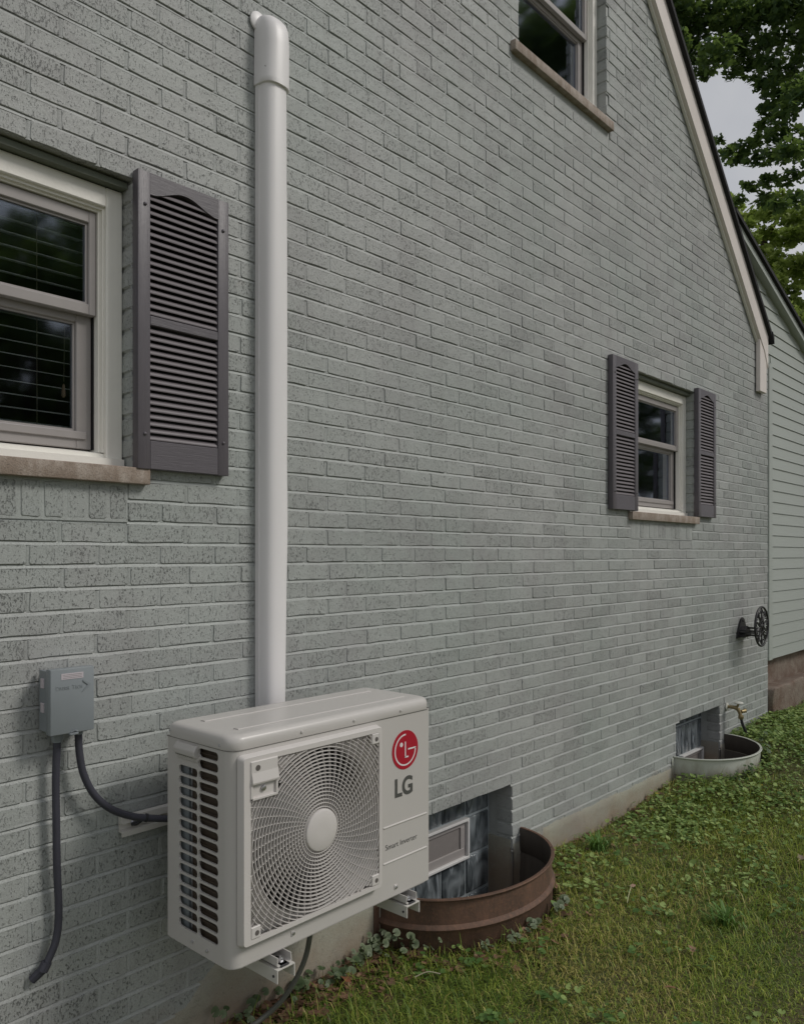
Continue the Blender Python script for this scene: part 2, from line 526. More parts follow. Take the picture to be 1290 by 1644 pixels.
def brick_shape(L, H, seed, depth=0.10, vertical=False):
    """one laid brick seen from the front: worn outline, rounded arris, origin at its centre on the wall face"""
    r = random.Random(seed)
    j = lambda a: r.uniform(-a, a)
    hx, hz = L/2, H/2
    c = 0.005
    out = [(-hx+c, -hz+j(.0014)), (-hx*0.35, -hz+j(.0022)), (hx*0.4, -hz+j(.0022)), (hx-c, -hz+j(.0014)),
           (hx+j(.0016), -hz+c), (hx+j(.0016), hz-c), (hx-c, hz+j(.0014)), (hx*0.1, hz+j(.0022)), (-hx+c, hz+j(.0014)),
           (-hx+j(.0016), hz-c), (-hx+j(.0016), -hz+c)]
    n = len(out)
    vs = []
    for x, z in out: vs.append((x, depth, z))
    for x, z in out: vs.append((x, 0.0022 + j(.0004), z))
    for x, z in out: vs.append((x - math.copysign(0.0018, x), j(.0005) - 0.0002, z - math.copysign(0.0016, z)))
    fs = []
    for k in range(n):
        q = (k+1) % n
        fs.append((k, q, n+q, n+k))
        fs.append((n+k, n+q, 2*n+q, 2*n+k))
    fs.append(tuple(range(3*n-1, 2*n-1, -1)))
    fs = [f[::-1] for f in fs]
    return vs, fs

def plaster_top(x):
    if x > 2.5: return 0.178
    t_ = min(1, max(0, (x - 1.42)/.34))
    return 0.115 + 0.21*t_*t_*(3-2*t_)

def brick_list():
    out = []
    r = random.Random(11)
    J = 0.010
    k = -5
    while True:
        z0 = BASE + k*COURSE
        z1 = z0 + COURSE
        if z0 > 7.25: break
        ph = 2.045 + (0 if k % 2 else BL/2) + (0.004*math.sin(k*1.7))
        n0 = int((XL - ph)/BL) - 2
        segs = []
        for n in range(n0, n0 + 60):
            a = ph + n*BL; b = a + BL
            a += 0.006*math.sin(n*12.9 + k*78.2); b += 0.006*math.sin((n+1)*12.9 + k*78.2)
            a, b = max(a, XL), min(b, XR)
            if b - a < 0.035: continue
            segs.append((a, b))
        # openings and the upright bricks below the two lower sills cut the courses
        cuts = [(o[0], o[1]) for o in OPEN if z0 + 0.02 < o[3] and z1 - 0.02 > o[2]]
        for s in SILLS:
            zs = 4.25 if s[0] > 3 and s[0] < 4 else 1.873
            if z0 + 0.03 < zs + 0.055 and z1 - 0.03 > zs: cuts.append((s[0]-0.002, s[1]+0.002))
        if 0 < 1: 
            for s in (SILLS[0], SILLS[2]):
                if z1 - 0.02 > 1.757 and z0 + 0.02 < 1.873: cuts.append((s[0]+0.03, s[1]-0.06))
        for ca, cb in cuts:
            nx = []
            for a, b in segs:
                if b <= ca or a >= cb: nx.append((a, b)); continue
                if a < ca - 0.03: nx.append((a, ca + 0.0099 if False else ca))
                if b > cb + 0.03: nx.append((cb, b))
            segs = nx
        zbot = 0.325 if False else None
        for a, b in segs:
            xm = (a+b)/2
            if z0 < plaster_top(b) - .02 and z0 < plaster_top(a) - .06: continue
            if z0 > gable(xm) + 0.02: continue
            # full joint between bricks, half a joint at an opening's edge
            ea = 0 if any(abs(a-c[1]) < 1e-6 for c in cuts) else J/2
            eb = 0 if any(abs(b-c[0]) < 1e-6 for c in cuts) else J/2
            if a == XL: ea = 0
            if b == XR: eb = 0
            zt = 0.0
            out.append((a+ea, b-eb, z0, z1 - J + r.uniform(-.001, .001)))
        k += 1
    # upright bricks under the sills
    for s in (SILLS[0], SILLS[2]):
        x = s[0] + 0.03
        while x + 0.058 < s[1] - 0.055:
            out.append((x + 0.003, x + 0.059, 1.760, 1.866))
            x += 0.068
    return out

def lay_bricks():
    L0, H0 = BL - 0.010, COURSE - 0.010
    variants = []
    for i in range(14):
        vs, fs = brick_shape(L0, H0, 100+i)
        mb = MB().add(vs, fs)
        me = bpy.data.meshes.new('brick'); me.from_pydata(mb.v, [], mb.f)
        me.materials.append(M['brick'])
        r = random.Random(500+i)
        set_tint(me, [r.random()**1.3]*3)
        variants.append(me)
    bricks = brick_list()
    cam_p = Vector((0.0, -2.338, 1.65))
    fwd = Vector((0.7433, 0.669, 0))
    rows = []
    for b in bricks:
        c = Vector(((b[0]+b[1])/2, 0, (b[2]+b[3])/2))
        d = c - cam_p
        Z = d.dot(fwd)
        u = (d.x*0.669 - d.y*0.7433)/Z
        v = d.z/Z
        # in view, and not behind the unit, the white duct, a shutter or the grey box
        seen = abs(u) < 0.49 and -0.57 < v < 0.68 and b[0] > 0.92
        hid = (1.72 < c.x < 1.96 and c.z > 1.0) or (1.3 < c.x < 1.64 and 1.95 < c.z < 2.85) or (1.52 < c.x < 2.9 and 0.33 < c.z < 1.02)
        rows.append((d.length*(1 if seen and not hid else 50), b, c))
    rows.sort(key=lambda q: q[0])
    mb = MB(); tints = []
    r = random.Random(3)
    for i, (_, b, c) in enumerate(rows):
        L, H = b[1]-b[0], b[3]-b[2]
        dy = r.uniform(-0.0016, 0.0016)
        full = abs(L - L0) < 0.013 and abs(H - H0) < 0.004
        if i < 300:
            if full:
                o = put('brick', variants[r.randrange(14)], house, loc=(c.x, dy, c.z))
                o.scale = (L/L0, 1, H/H0)
                o.rotation_euler = (0, r.uniform(-.006, .006), r.uniform(-.006, .006))
            else:
                vs, fs = brick_shape(L, H, i)
                me = bpy.data.meshes.new('brick'); me.from_pydata(vs, [], fs)
                me.materials.append(M['brick']); set_tint(me, [r.random()]*3)
                put('brick', me, house, loc=(c.x, dy, c.z))
        else:
            vs, fs = brick_shape(L, H, i)
            ry = r.uniform(-.006, .006)
            mb.add([(c.x + x, dy + y, c.z + z + x*ry) for x, y, z in vs], fs)
            tints.append((len(vs), r.random()))
    # bed and head joints: struck so that the top of each bed joint sits deep under the brick above
    jb = MB()
    nz = lambda x, z, f, k: noise.noise(Vector((x*f, k, z*f)))
    for (a, b, z0, z1) in bricks:
        if z1 - z0 > .09: continue
        a2, b2 = a - .005, b + .005
        n = max(2, int((b2-a2)/.018))
        vs = []
        for i in range(n+1):
            x = a2 + (b2-a2)*i/n
            top = .0064 + .0030*nz(x, z0, 9, 1)
            bot = .0004 + .0012*nz(x, z0, 14, 4)
            vs += [(x, top, z0+.0005), (x, (top*.35+bot*.65), z0-.0045 + .0015*nz(x, z0, 20, 8)), (x, bot, z0-.0115)]
        if not any(o[0] < (a+b)/2 < o[1] and abs(z0 - o[3]) < .03 for o in OPEN): jb.add(vs, [(3*i+k, 3*i+3+k, 3*i+4+k, 3*i+1+k) for i in range(n) for k in range(2)])
        if any(abs(b - o[0]) < .004 and z0 < o[3] and z1 > o[2] for o in OPEN) or b > XR - .01: continue
        d = .0026 + .0016*nz(b, z0, 11, 6)
        jb.add([(b-.002, d+.003, z0-.001), (b+.0035, d, z0-.001), (b+.012, d-.0006, z0-.001), (b-.002, d+.003, z1+.001), (b+.0035, d, z1+.001), (b+.012, d-.0006, z1+.001)], [(0, 1, 4, 3), (1, 2, 5, 4)])
    me = bpy.data.meshes.new('mortar_joint'); me.from_pydata(jb.v, [], jb.f)
    me.materials.append(M['mortar'])
    me.polygons.foreach_set('use_smooth', [True]*len(me.polygons))
    set_tint(me, (.1, .1, .1))
    put('mortar_joint', me, house, kind='stuff')
    me = bpy.data.meshes.new('brick_field'); me.from_pydata(mb.v, [], mb.f)
    me.materials.append(M['brick'])
    tt = np.concatenate([np.full((n, 3), v) for n, v in tints])
    set_tint(me, tt)
    put('brick_field', me, house, kind='stuff')
lay_bricks()
for s_ in (SILLS[0], SILLS[2]):                                    # mortar between the upright bricks
    o = MB().box(s_[0]+.028, s_[1]-.062, .0016, .05, 1.752, 1.874).build('upright_joint', M['mortar'], house)
    set_tint(o.data, (.1, .1, .1))

def parging():
    """lumpy plaster over the foundation, proud of the wall face, its top edge ragged"""
    mb = MB()
    spans = [(XL, 2.515, 0.325), (3.452, 5.484, 0.178), (6.326, 7.46, 0.175)]
    for x0, x1, zt in spans:
        n = int((x1-x0)/0.03)
        m = 16
        vs = []
        for i in range(n+1):
            x = x0 + (x1-x0)*i/n
            top = plaster_top(x) + 0.012*noise.noise(Vector((x*3, 0, 1))) + 0.008*noise.noise(Vector((x*17, 5, 1)))
            for k in range(m+1):
                z = -0.35 + (top+0.35)*k/m
                y = -0.0035 + 0.0050*noise.noise(Vector((x*6, 9, z*8))) + (0.012 if k == m else 0) + 0.003*noise.noise(Vector((x*30, 9, z*30)))
                vs.append((x, y, z))
        fs = [(i*(m+1)+k, (i+1)*(m+1)+k, (i+1)*(m+1)+k+1, i*(m+1)+k+1) for i in range(n) for k in range(m)]
        mb.add(vs, fs)
    o = mb.build('foundation_plaster', M['parge'], house, smooth=60)
    set_tint(o.data, (0.12, 0.12, 0.12))
    for x in (2.497, 3.465, 5.467, 6.341):                        # plaster inside the basement openings
        o = MB().box(x-0.025, x+0.025, 0.010, 0.16, -0.42, 0.17).build('reveal_plaster', M['parge'], house)
        set_tint(o.data, (0.8, 0.8, 0.8))
parging()

# body of the house behind the gable wall: side walls, roof slopes
mb = MB()
mb.box(XL, XL+0.2, 0.2, 8, -0.4, 3.3)
mb.box(XL, XR, 7.8, 8.0, -0.4, 3.3)
mb.build('side_wall', M['siding'], house)
def slope_pts(x0, x1, lo, hi):
    return [(x0, gable(x0)+lo), (x1, gable(x1)+lo), (x1, gable(x1)+hi), (x0, gable(x0)+hi)]
mb = MB()
mb.prism(slope_pts(2.8001, 7.33, 0.222, 0.262), -0.078, 8.1)
mb.prism([(2.8, gable(2.8)+0.222), (2.8, gable(2.8)+0.262), (-1.73, gable(-1.73)+0.262), (-1.73, gable(-1.73)+0.222)], -0.078, 8.1)
mb.prism([(7.33, gable(7.33)+0.222), (7.375, gable(7.375)+0.20), (7.37, gable(7.375)+0.262), (7.33, gable(7.33)+0.262)], -0.085, 8.1)
mb.build('roof', M['shingle'], house)
mb = MB()
mb.prism(slope_pts(2.8, 7.235, 0.0, 0.218), -0.048, -0.006)
mb.prism([(7.235, gable(7.235)), (7.235, gable(7.235)+0.218), (7.325, gable(7.325)+0.218), (7.325, gable(7.325)-0.06)], -0.048, -0.006)
mb.prism([(2.8, gable(2.8)), (2.8, gable(2.8)+0.218), (-1.7, gable(-1.7)+0.218), (-1.7, gable(-1.7))], -0.048, -0.006)
mb.build('rake_board', M['rake'], house)
mb = MB()                                                          # small moulding under the rake board
mb.prism(slope_pts(2.8, 7.13, -0.028, -0.002), -0.022, -0.004)
mb.build('rake_moulding', M['cream'], house)
mb = MB()
mb.bbox(7.135, 7.30, -0.042, -0.006, 3.055, 3.50, 0.002, 1)
mb.build('rake_return', M['rake'], house)
mb = MB()
mb.bbox(7.468, 7.56, -0.012, 0.1, 0.70, 3.36, 0.003, 1)
mb.build('corner_board', M['siding'], house)

# ------------------------------------------------------------------ windows
def window(x0, x1, z0, z1, meet, cord=False, blind_pitch=0.041, label=None):
    yf = 0.062
    MB().box(x0+.002, x1-.002, .030, .16, z1-.020, z1-.001).build('lintel', M['lintel'], house)
    z1 = z1 - 0.021
    f = MB()
    w = 0.056
    # flat casing of four boards, then stepped inner stop and jamb liner
    for (a, b, c, d) in ((x0+.001, x0+w, z0+.03, z1-.001), (x1-w, x1-.001, z0+.03, z1-.001)):
        f.bbox(a, b, yf, 0.16, c, d, 0.003, 1)
    f.bbox(x0+w, x1-w, yf+.001, 0.16, z1-w-.008, z1-.001, 0.003, 1)
    for i, (ins, y) in enumerate(((0.014, yf+0.013), (0.026, yf+0.024))):
        f.box(x0+w, x0+w+ins*.5+.003*i, y, 0.16, z0+.05, z1-w-.008)
        f.box(x1-w-ins*.5-.003*i, x1-w, y, 0.16, z0+.05, z1-w-.008)
        f.box(x0+w, x1-w, y+.001, 0.16, z1-w-.008-ins*.6, z1-w-.008)
    # sub-sill: sloped board over the stone
    f.prism([(yf-.012, z0+.001), (yf-.012, z0+.030), (yf+.014, z0+.034), (yf+.014, z0+.046), (yf+.03, z0+.049), (0.16, z0+.062), (0.16, z0+.001)], x0+.001, x1-.001, 'x')
    win = f.build('window', M['cream'], house, label=label)
    xi0, xi1 = x0+w+.014, x1-w-.014
    zt, zb = z1-w-.024, z0+.060
    dk = MB()                                                      # dark track gap round the sashes
    dk.box(xi0-.012, xi0+.004, 0.112, 0.158, zb, zt); dk.box(xi1-.004, xi1+.012, 0.112, 0.158, zb, zt)
    dk.box(xi0, xi1, 0.112, 0.158, zt-.004, zt+.01)
    dk.build('sash_track', M['dark'], win)
    def sash(a, b, c, d, y, st, rt, rb):
        s = MB()
        for q in ((a, a+st, c, d), (b-st, b, c, d)): s.bbox(q[0], q[1], y, y+.028, q[2], q[3], .0025, 1)
        s.bbox(a+st-.001, b-st+.001, y+.0006, y+.028, d-rt, d-.0004, .0025, 1)
        s.bbox(a+st-.001, b-st+.001, y+.0006, y+.028, c+.0004, c+rb, .0025, 1)
        # glazing bead step
        s.box(a+st, a+st+.007, y+.009, y+.028, c+rb, d-rt); s.box(b-st-.007, b-st, y+.009, y+.028, c+rb, d-rt)
        s.box(a+st, b-st, y+.0095, y+.028, d-rt-.007, d-rt); s.box(a+st, b-st, y+.0095, y+.028, c+rb, c+rb+.007)
        s.build('sash', M['sash'], win)
        p = MB(); p.box(a+st+.004, b-st-.004, y+.016, y+.019, c+rb+.004, d-rt-.004)
        p.build('pane', M['glass'], win)
    sash(xi0+.004, xi1-.004, meet-.002, zt-.002, 0.094, 0.024, 0.036, 0.034)
    sash(xi0+.005, xi1-.005, zb+.001, meet+.012, 0.124, 0.050, 0.036, 0.056)
    # second line of the lower rail
    q = MB(); q.bbox(xi0+.03, xi1-.025, 0.116, 0.126, zb+.031, zb+.055, .002, 1); q.build('sash_rail', M['sash'], win)
    # blind behind the glass
    z = zt - 0.03
    n = 0
    while z > zb + 0.03:
        b = MB()
        ya, yb = 0.172, 0.212
        prof = [(ya, z+.003), (ya+.02, z+.0075), (yb, z+.012), (yb, z+.0097), (ya+.02, z+.0052), (ya, z+.0007)]
        b.prism(prof, xi0+.01, xi1-.01, 'x')
        b.build('blind_slat', M['blind'], win)
        z -= blind_pitch; n += 1
    c = MB()
    for xx in ((xi0+.16), (xi0+xi1)/2, (xi1-.16)):
        c.tube([(xx, 0.168, zt), (xx+.001, 0.168, zb+.02)], 0.0011, 5)
    if cord:
        c.tube([(xi1-.075, 0.160, zt-.3), (xi1-.078, 0.160, 2.20)], 0.0009, 5)
    c.build('blind_cord', M['cord'], win)
    if cord:
        t_ = MB(); t_.lathe([(.001, .018), (.004, .012), (.0055, -.004), (.0065, -.02), (.003, -.026)], (xi1-.079, 0.160, 2.175), 'z', 10)
        t_.build('cord_tassel', M['tassel'], win, smooth=40)
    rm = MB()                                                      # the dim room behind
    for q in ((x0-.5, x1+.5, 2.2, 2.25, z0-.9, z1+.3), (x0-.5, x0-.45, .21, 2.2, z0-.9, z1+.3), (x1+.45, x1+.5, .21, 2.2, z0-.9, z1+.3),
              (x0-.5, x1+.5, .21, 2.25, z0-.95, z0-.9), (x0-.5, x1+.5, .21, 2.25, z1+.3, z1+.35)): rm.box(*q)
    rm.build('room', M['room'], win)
    return win

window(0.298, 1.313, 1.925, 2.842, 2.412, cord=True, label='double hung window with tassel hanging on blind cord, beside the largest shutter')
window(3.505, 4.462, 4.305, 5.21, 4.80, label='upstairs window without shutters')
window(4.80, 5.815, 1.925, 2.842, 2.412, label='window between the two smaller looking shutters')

def stone_sill(x0, x1, z0, z1, seed):
    bm = bmesh.new()
    bmesh.ops.create_cube(bm, size=1.0)
    for v in bm.verts:
        v.co = Vector(((x0+x1)/2 + v.co.x*(x1-x0), 0.035 + v.co.y*0.13, (z0+z1)/2 + v.co.z*(z1-z0)))
        if v.co.y > 0 and v.co.z > z0+.01: v.co.z += 0.006
    bmesh.ops.bevel(bm, geom=bm.edges[:], offset=.003, segments=2, profile=.5, affect='EDGES')
    MB().bm(bm).build('window_sill', M['sill'], house, smooth=50)
stone_sill(0.252, 1.359, 1.873, 1.925, 1)
stone_sill(3.432, 4.505, 4.250, 4.304, 2)
stone_sill(4.757, 5.845, 1.873, 1.925, 3)

def shutter(x0, x1, z0, z1, label):
    y0, yb = -0.036, 0.0
    st = 0.044
    f = MB()
    f.bbox(x0, x0+st, y0, yb-.001, z0, z1, .003, 2); f.bbox(x1-st, x1, y0, yb-.001, z0, z1, .003, 2)
    sh = f.build('shutter', M['shutter'], house, smooth=30, label=label)
    xa, xb = x0+st-.0005, x1-st+.0005
    MB().bbox(xa, xb, y0+.0008, yb-.002, z0+.0008, z0+.092, .002, 1).build('shutter_rail', M['shutter_h'], sh)
    zm0, zm1 = z0+.462, z0+.492
    MB().bbox(xa, xb, y0+.0008, yb-.002, zm0, zm1, .002, 1).build('shutter_rail', M['shutter_h'], sh)
    r = MB()
    # arched top rail (ogee under-edge)
    N = 20
    und = []
    for i in range(N+1):
        s = i/N
        x = xa + (xb-xa)*s
        und.append((x, z1 - 0.070 + 0.036*(0.5 - 0.5*math.cos(2*PI*s))**1.0*1.0))
    r.prism([(xb, z1-.0008), (xa, z1-.0008)] + und, y0+.0008, yb-.002)
    r.build('shutter_rail', M['shutter_h'], sh)
    bk = MB(); bk.box(xa, xb, -0.010, -0.004, z0+.05, z1-.03); bk.build('shutter_back', M['dark'], sh)
    def louvers(za, zb, pitch):
        n = int(round((zb-za)/pitch)); pitch = (zb-za)/n
        for i in range(n):
            z = za + i*pitch
            l = MB()
            # curved louver: bottom edge forward, top edge back
            prof = [(-0.0315, z+.0006), (-0.0318, z+.004), (-0.0285, z+.010), (-0.0215, z+.0165), (-0.012, z+.0195), (-0.012, z+.017), (-0.020, z+.0135), (-0.0265, z+.0006)]
            l.prism(prof, xa+.001, xb-.001, 'x')
            l.build('louver', M['louver'], sh)
    louvers(z0+.094, zm0-.002, 0.0235)
    louvers(zm1+.003, z1-.040, 0.0235)
    for sx, sz in ((x0+.025, z1-.106), (x1-.024, z1-.104), (x0+.024, z0+.112), (x1-.023, z0+.112)):
        s = MB(); s.lathe([(.0062, 0), (.0060, -.002), (.0042, -.0045), (.001, -.0055)], (sx, y0, sz), 'y', 12)
        s.build('shutter_screw', M['shutter'], sh, smooth=50)
    return sh
shutter(1.311, 1.656, 1.922, 2.871, 'largest dark plum louvered shutter, beside the white duct')
shutter(4.478, 4.822, 1.928, 2.876, 'dark louvered shutter on the near side of the farther window')
shutter(5.806, 6.150, 1.928, 2.876, 'dark louvered shutter on the far side of the farther window')

# ------------------------------------------------------------------ basement glass-block windows
def basement_window(x0, x1, rows, vent, label):
    y = 0.140
    fr = MB()
    fr.box(x0, x1, y+.008, y+.10, -0.42, 0.455)
    win = fr.build('basement_window', M['blockjoint'], house, label=label)
    xe = x1 - 0.012
    nb = int(round((xe - x0)/0.198))
    for zi, (za, zb) in enumerate(rows):
        for i in range(nb):
            b1 = xe - i*0.198; b0 = max(b1 - 0.192, x0+.002)
            if b0 < vent[1] - .01 and b1 > vent[0] + .01 and za < vent[3] - .02 and zb > vent[2] + .02: continue
            m = MB(); m.bbox(b0, b1, y, y+.045, za+.003, zb-.003, .012, 3)
            m.build('glass_block', M['block'], win, smooth=50)
    a, b, c, d = vent
    f = MB()
    w = .014
    for q in ((a, b, c, c+w), (a, b, d-w, d), (a, a+w, c+w, d-w), (b-w, b, c+w, d-w)): f.bbox(q[0], q[1], y-.022, y+.05, q[2], q[3], .002, 1)
    f.build('vent_frame', M['white'], win)
    f = MB()
    w2 = .042
    for q in ((a+w, b-w, c+w, c+w+w2), (a+w, b-w, d-w-w2*.6, d-w), (a+w, a+w+w2, c+w+w2, d-w-w2*.6), (b-w-w2, b-w, c+w+w2, d-w-w2*.6)): f.bbox(q[0], q[1], y-.006, y+.03, q[2], q[3], .002, 1)
    f.build('vent_sash', M['sash'], win)
    p = MB(); p.box(a+w+w2, b-w-w2, y+.002, y+.006, c+w+w2, d-w-w2*.6); p.build('vent_pane', M['screen'], win)
    return win
basement_window(2.52, 3.446, [(-.39, -.095), (-.09, .105), (.108, .308), (.311, .452)], (2.84, 3.240, .106, .310), 'glass block window with hopper vent behind the rusty well')
basement_window(5.49, 6.32, [(-.39, -.09), (-.087, .118), (.122, .352), (.355, .452)], (5.90, 6.305, -.085, .122), 'glass block window behind the cream painted well')

# ------------------------------------------------------------------ siding wing beyond the brick corner
wing = thing('house_wing', 'sage green lap sided wing with shallow dark roof beyond the brick corner', 'house', (9, 0, 0.4))
def wing_top(x): return 4.165 - 0.305*(x - 6.939)
def build_wing():
    xe = 12.0
    mb = MB()
    mb.prism([(7.565, 0.70), (xe, 0.70), (xe, wing_top(xe)), (6.4, wing_top(6.4)), (6.4, gable(6.4)+.27), (7.3, gable(7.3)+.27), (7.565, 3.2)], 0.022, 0.2)
    mb.box(xe-.2, xe, .2, 6, -.3, wing_top(xe))
    mb.build('wall', M['siding'], wing)
    P_ = 0.102
    k = 0
    while True:
        z = 0.70 + k*P_
        if z > 4.3: break
        xa = 7.562
        if z > 3.30: xa = max(6.4, 5.032 + (5.338 + .262 - z)/0.872 - 0.02)
        xb = min(xe, 6.939 + (4.165 - z - P_*0.4)/0.305)
        if xb - xa > 0.05:
            m = MB()
            m.prism([(0.010, z+.001), (0.0105, z+.003), (0.0185, z+P_-.001), (0.0215, z+P_-.001), (0.0215, z+.001)], xa, xb, 'x')
            m.build('plank', M['siding'], wing)
        k += 1
    mb = MB()
    lo = lambda x, d: (x, wing_top(x)+d)
    mb.prism([lo(6.62, 0.0), lo(12.4, 0.0), lo(12.4, 0.062), lo(6.62, 0.062)], -0.05, 0.03)
    mb.build('rake_board', M['siding'], wing)
    mb = MB()
    mb.prism([lo(6.47, 0.066), lo(12.5, 0.066), lo(12.5, 0.10), lo(6.47, 0.10)], -0.076, 6.5)
    mb.build('roof', M['shingle'], wing)
    mb = MB()
    bm = bmesh.new()
    # uneven foundation face set back under the siding
    n, m = 60, 12
    vs = [(7.47 + (xe-7.47)*i/n, 0.10 + 0.03*noise.noise(Vector((i*.35, k*.5, 3))) - (0.05*(1-k/m)), -0.2 + 0.90*k/m) for i in range(n+1) for k in range(m+1)]
    fs = [(i*(m+1)+k, (i+1)*(m+1)+k, (i+1)*(m+1)+k+1, i*(m+1)+k+1) for i in range(n) for k in range(m)]
    bm.free()
    mb.add(vs, fs)
    mb.build('foundation', M['concrete'], wing, smooth=60)
build_wing()

def rough_block(x0, x1, y0, y1, z0, z1, amp, seed, cuts=8):
    bm = bmesh.new()
    bmesh.ops.create_cube(bm, size=1.0)
    bmesh.ops.bevel(bm, geom=bm.edges[:], offset=.05, segments=2, profile=.5, affect='EDGES')
    bmesh.ops.subdivide_edges(bm, edges=bm.edges[:], cuts=cuts, use_grid_fill=True)
    for v in bm.verts:
        v.co = Vector(((x0+x1)/2 + v.co.x*(x1-x0), (y0+y1)/2 + v.co.y*(y1-y0), (z0+z1)/2 + v.co.z*(z1-z0)))
        d = noise.noise_vector(v.co*5 + Vector((seed, 0, 0)))*amp + noise.noise_vector(v.co*17)*amp*.35
        v.co += d
    return bm
mb = MB().bm(rough_block(7.49, 8.75, -0.06, 0.16, 0.0, 0.455, 0.02, 3, 5))
tag(mb.build('concrete_ledge', M['concrete'], smooth=60), 'low rough concrete ledge stained brown, at the foot of the siding', 'ledge')

# ------------------------------------------------------------------ window wells
def well(cx, a, b, zr, style):
    rust = style == 'rusty'
    t_ = thing('window_well', 'rusty brown steel window well under the air conditioner' if rust else 'cream painted steel window well near the hose tap', 'window well', (cx, 0, -.4))
    N = 48
    th = .004
    prof = [(0, zr), (0, zr-.004)]                                  # (outward offset, z) down the outside
    def ring(off, z): return [(cx - (a+off)*math.cos(PI*i/N), -(b+off)*math.sin(PI*i/N) - .003, z) for i in range(N+1)]
    prof = [(-.004, zr-.02), (-.004, zr), (.010, zr+.001), (.0125, zr-.004), (.010, zr-.009), (0, zr-.012)]
    zs = [zr-.125 if rust else zr-.17]
    for zz in zs: prof += [(0, zz+.016), (.012, zz+.008), (.016, zz), (.012, zz-.008), (.003, zz-.016)]
    prof += [(.003, zr-.34), (0, -.45)]
    rings = [ring(o, z) for o, z in prof]
    m = MB()
    vs = [p for r_ in rings for p in r_]
    fs = [(i*(N+1)+k, i*(N+1)+k+1, (i+1)*(N+1)+k+1, (i+1)*(N+1)+k) for i in range(len(rings)-1) for k in range(N)]
    m.add(vs, fs)
    m.build('shell', M['rust'] if rust else M['wellpaint'], t_, smooth=50)
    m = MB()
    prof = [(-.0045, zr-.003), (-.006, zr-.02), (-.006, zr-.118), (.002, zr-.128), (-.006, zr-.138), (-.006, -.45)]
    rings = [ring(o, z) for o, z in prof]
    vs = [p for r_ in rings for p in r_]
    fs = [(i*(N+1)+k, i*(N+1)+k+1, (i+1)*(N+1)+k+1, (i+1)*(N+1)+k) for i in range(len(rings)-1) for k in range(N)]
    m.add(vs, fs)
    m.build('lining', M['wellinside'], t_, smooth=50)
    for sx in (-1, 1):
        m = MB()
        x = cx + sx*(a + .012)
        m.box(min(x, x+sx*.03), max(x, x+sx*.03), -.007, -.0032, -.4, zr-.01)
        for zz in (zr-.06, zr-.2): m.lathe([(.007, 0), (.007, -.004), (.003, -.006)], (x+sx*.016, -.007, zz), 'y', 8)
        m.build('flange', M['rust'] if rust else M['wellpaint'], t_)
    # dead leaves and dirt on the bottom
    m = MB()
    n = 22
    pts = [(cx - (a-.005)*math.cos(PI*i/n), -(b-.005)*math.sin(PI*i/n)) for i in range(n+1)] + [(cx + a - .09, .135), (cx - a + .09, .135)]
    m.prism(pts, -.45, -.385, 'z')
    m.build('dirt_fill', M['concrete'], t_)
for w in WELLS: well(*w)

# ------------------------------------------------------------------ outdoor unit
UX0, UX1, UZ0, UZ1, UY0, UY1 = 1.331, 2.194, 0.486, 1.140, -0.499, -0.172
ac = thing('air_conditioner', 'ivory outdoor air conditioner with round fan grille on wall brackets', 'air conditioner', (1.76, -.33, UZ0))
FCX, FCZ = 1.648, 0.806

def rounded_plan(x0, x1, y0, y1, rf, rb, n=8):
    """plan outline, anticlockwise from above, front corners radius rf, back corners rb"""
    p = []
    for cx_, cy_, r, a0 in ((x0+rf, y0+rf, rf, 180), (x1-rf, y0+rf, rf, 270), (x1-rb, y1-rb, rb, 0), (x0+rb, y1-rb, rb, 90)):
        for i in range(n+1):
            w = R(a0 + 90*i/n)
            p.append((cx_ + r*math.cos(w), cy_ + r*math.sin(w)))
    return p

def plate_with_hole(poly_uv, hole_uv, f3):
    """quads between an outer loop and an inner loop with the same number of points"""
    n = len(hole_uv)
    vs = [f3(*q) for q in poly_uv] + [f3(*q) for q in hole_uv]
    fs = [(i, (i+1) % n, n+(i+1) % n, n+i) for i in range(n)]
    return vs, fs

def rect_loop(hole, u0, u1, v0, v1):
    """for each hole point the point on the rectangle hit by the ray from the hole's centre; corners snapped"""
    cu = sum(p[0] for p in hole)/len(hole); cv = sum(p[1] for p in hole)/len(hole)
    out = []
    for u, v in hole:
        du, dv = u-cu, v-cv
        k = min([(t) for t in (((u1-cu)/du if du > 1e-9 else 9e9), ((u0-cu)/du if du < -1e-9 else 9e9), ((v1-cv)/dv if dv > 1e-9 else 9e9), ((v0-cv)/dv if dv < -1e-9 else 9e9)) if t > 0])
        out.append([cu+du*k, cv+dv*k])
    for c in ((u0, v0), (u1, v0), (u1, v1), (u0, v1)):
        i = min(range(len(out)), key=lambda q: (out[q][0]-c[0])**2 + (out[q][1]-c[1])**2)
        out[i] = list(c)
    return out

def rrect(u0, u1, v0, v1, r, n=4):
    p = []
    for cu, cv, a0 in ((u0+r, v0+r, 180), (u1-r, v0+r, 270), (u1-r, v1-r, 0), (u0+r, v1-r, 90)):
        for i in range(n+1):
            w = R(a0 + 90*i/n); p.append((cu + r*math.cos(w), cv + r*math.sin(w)))
    return p

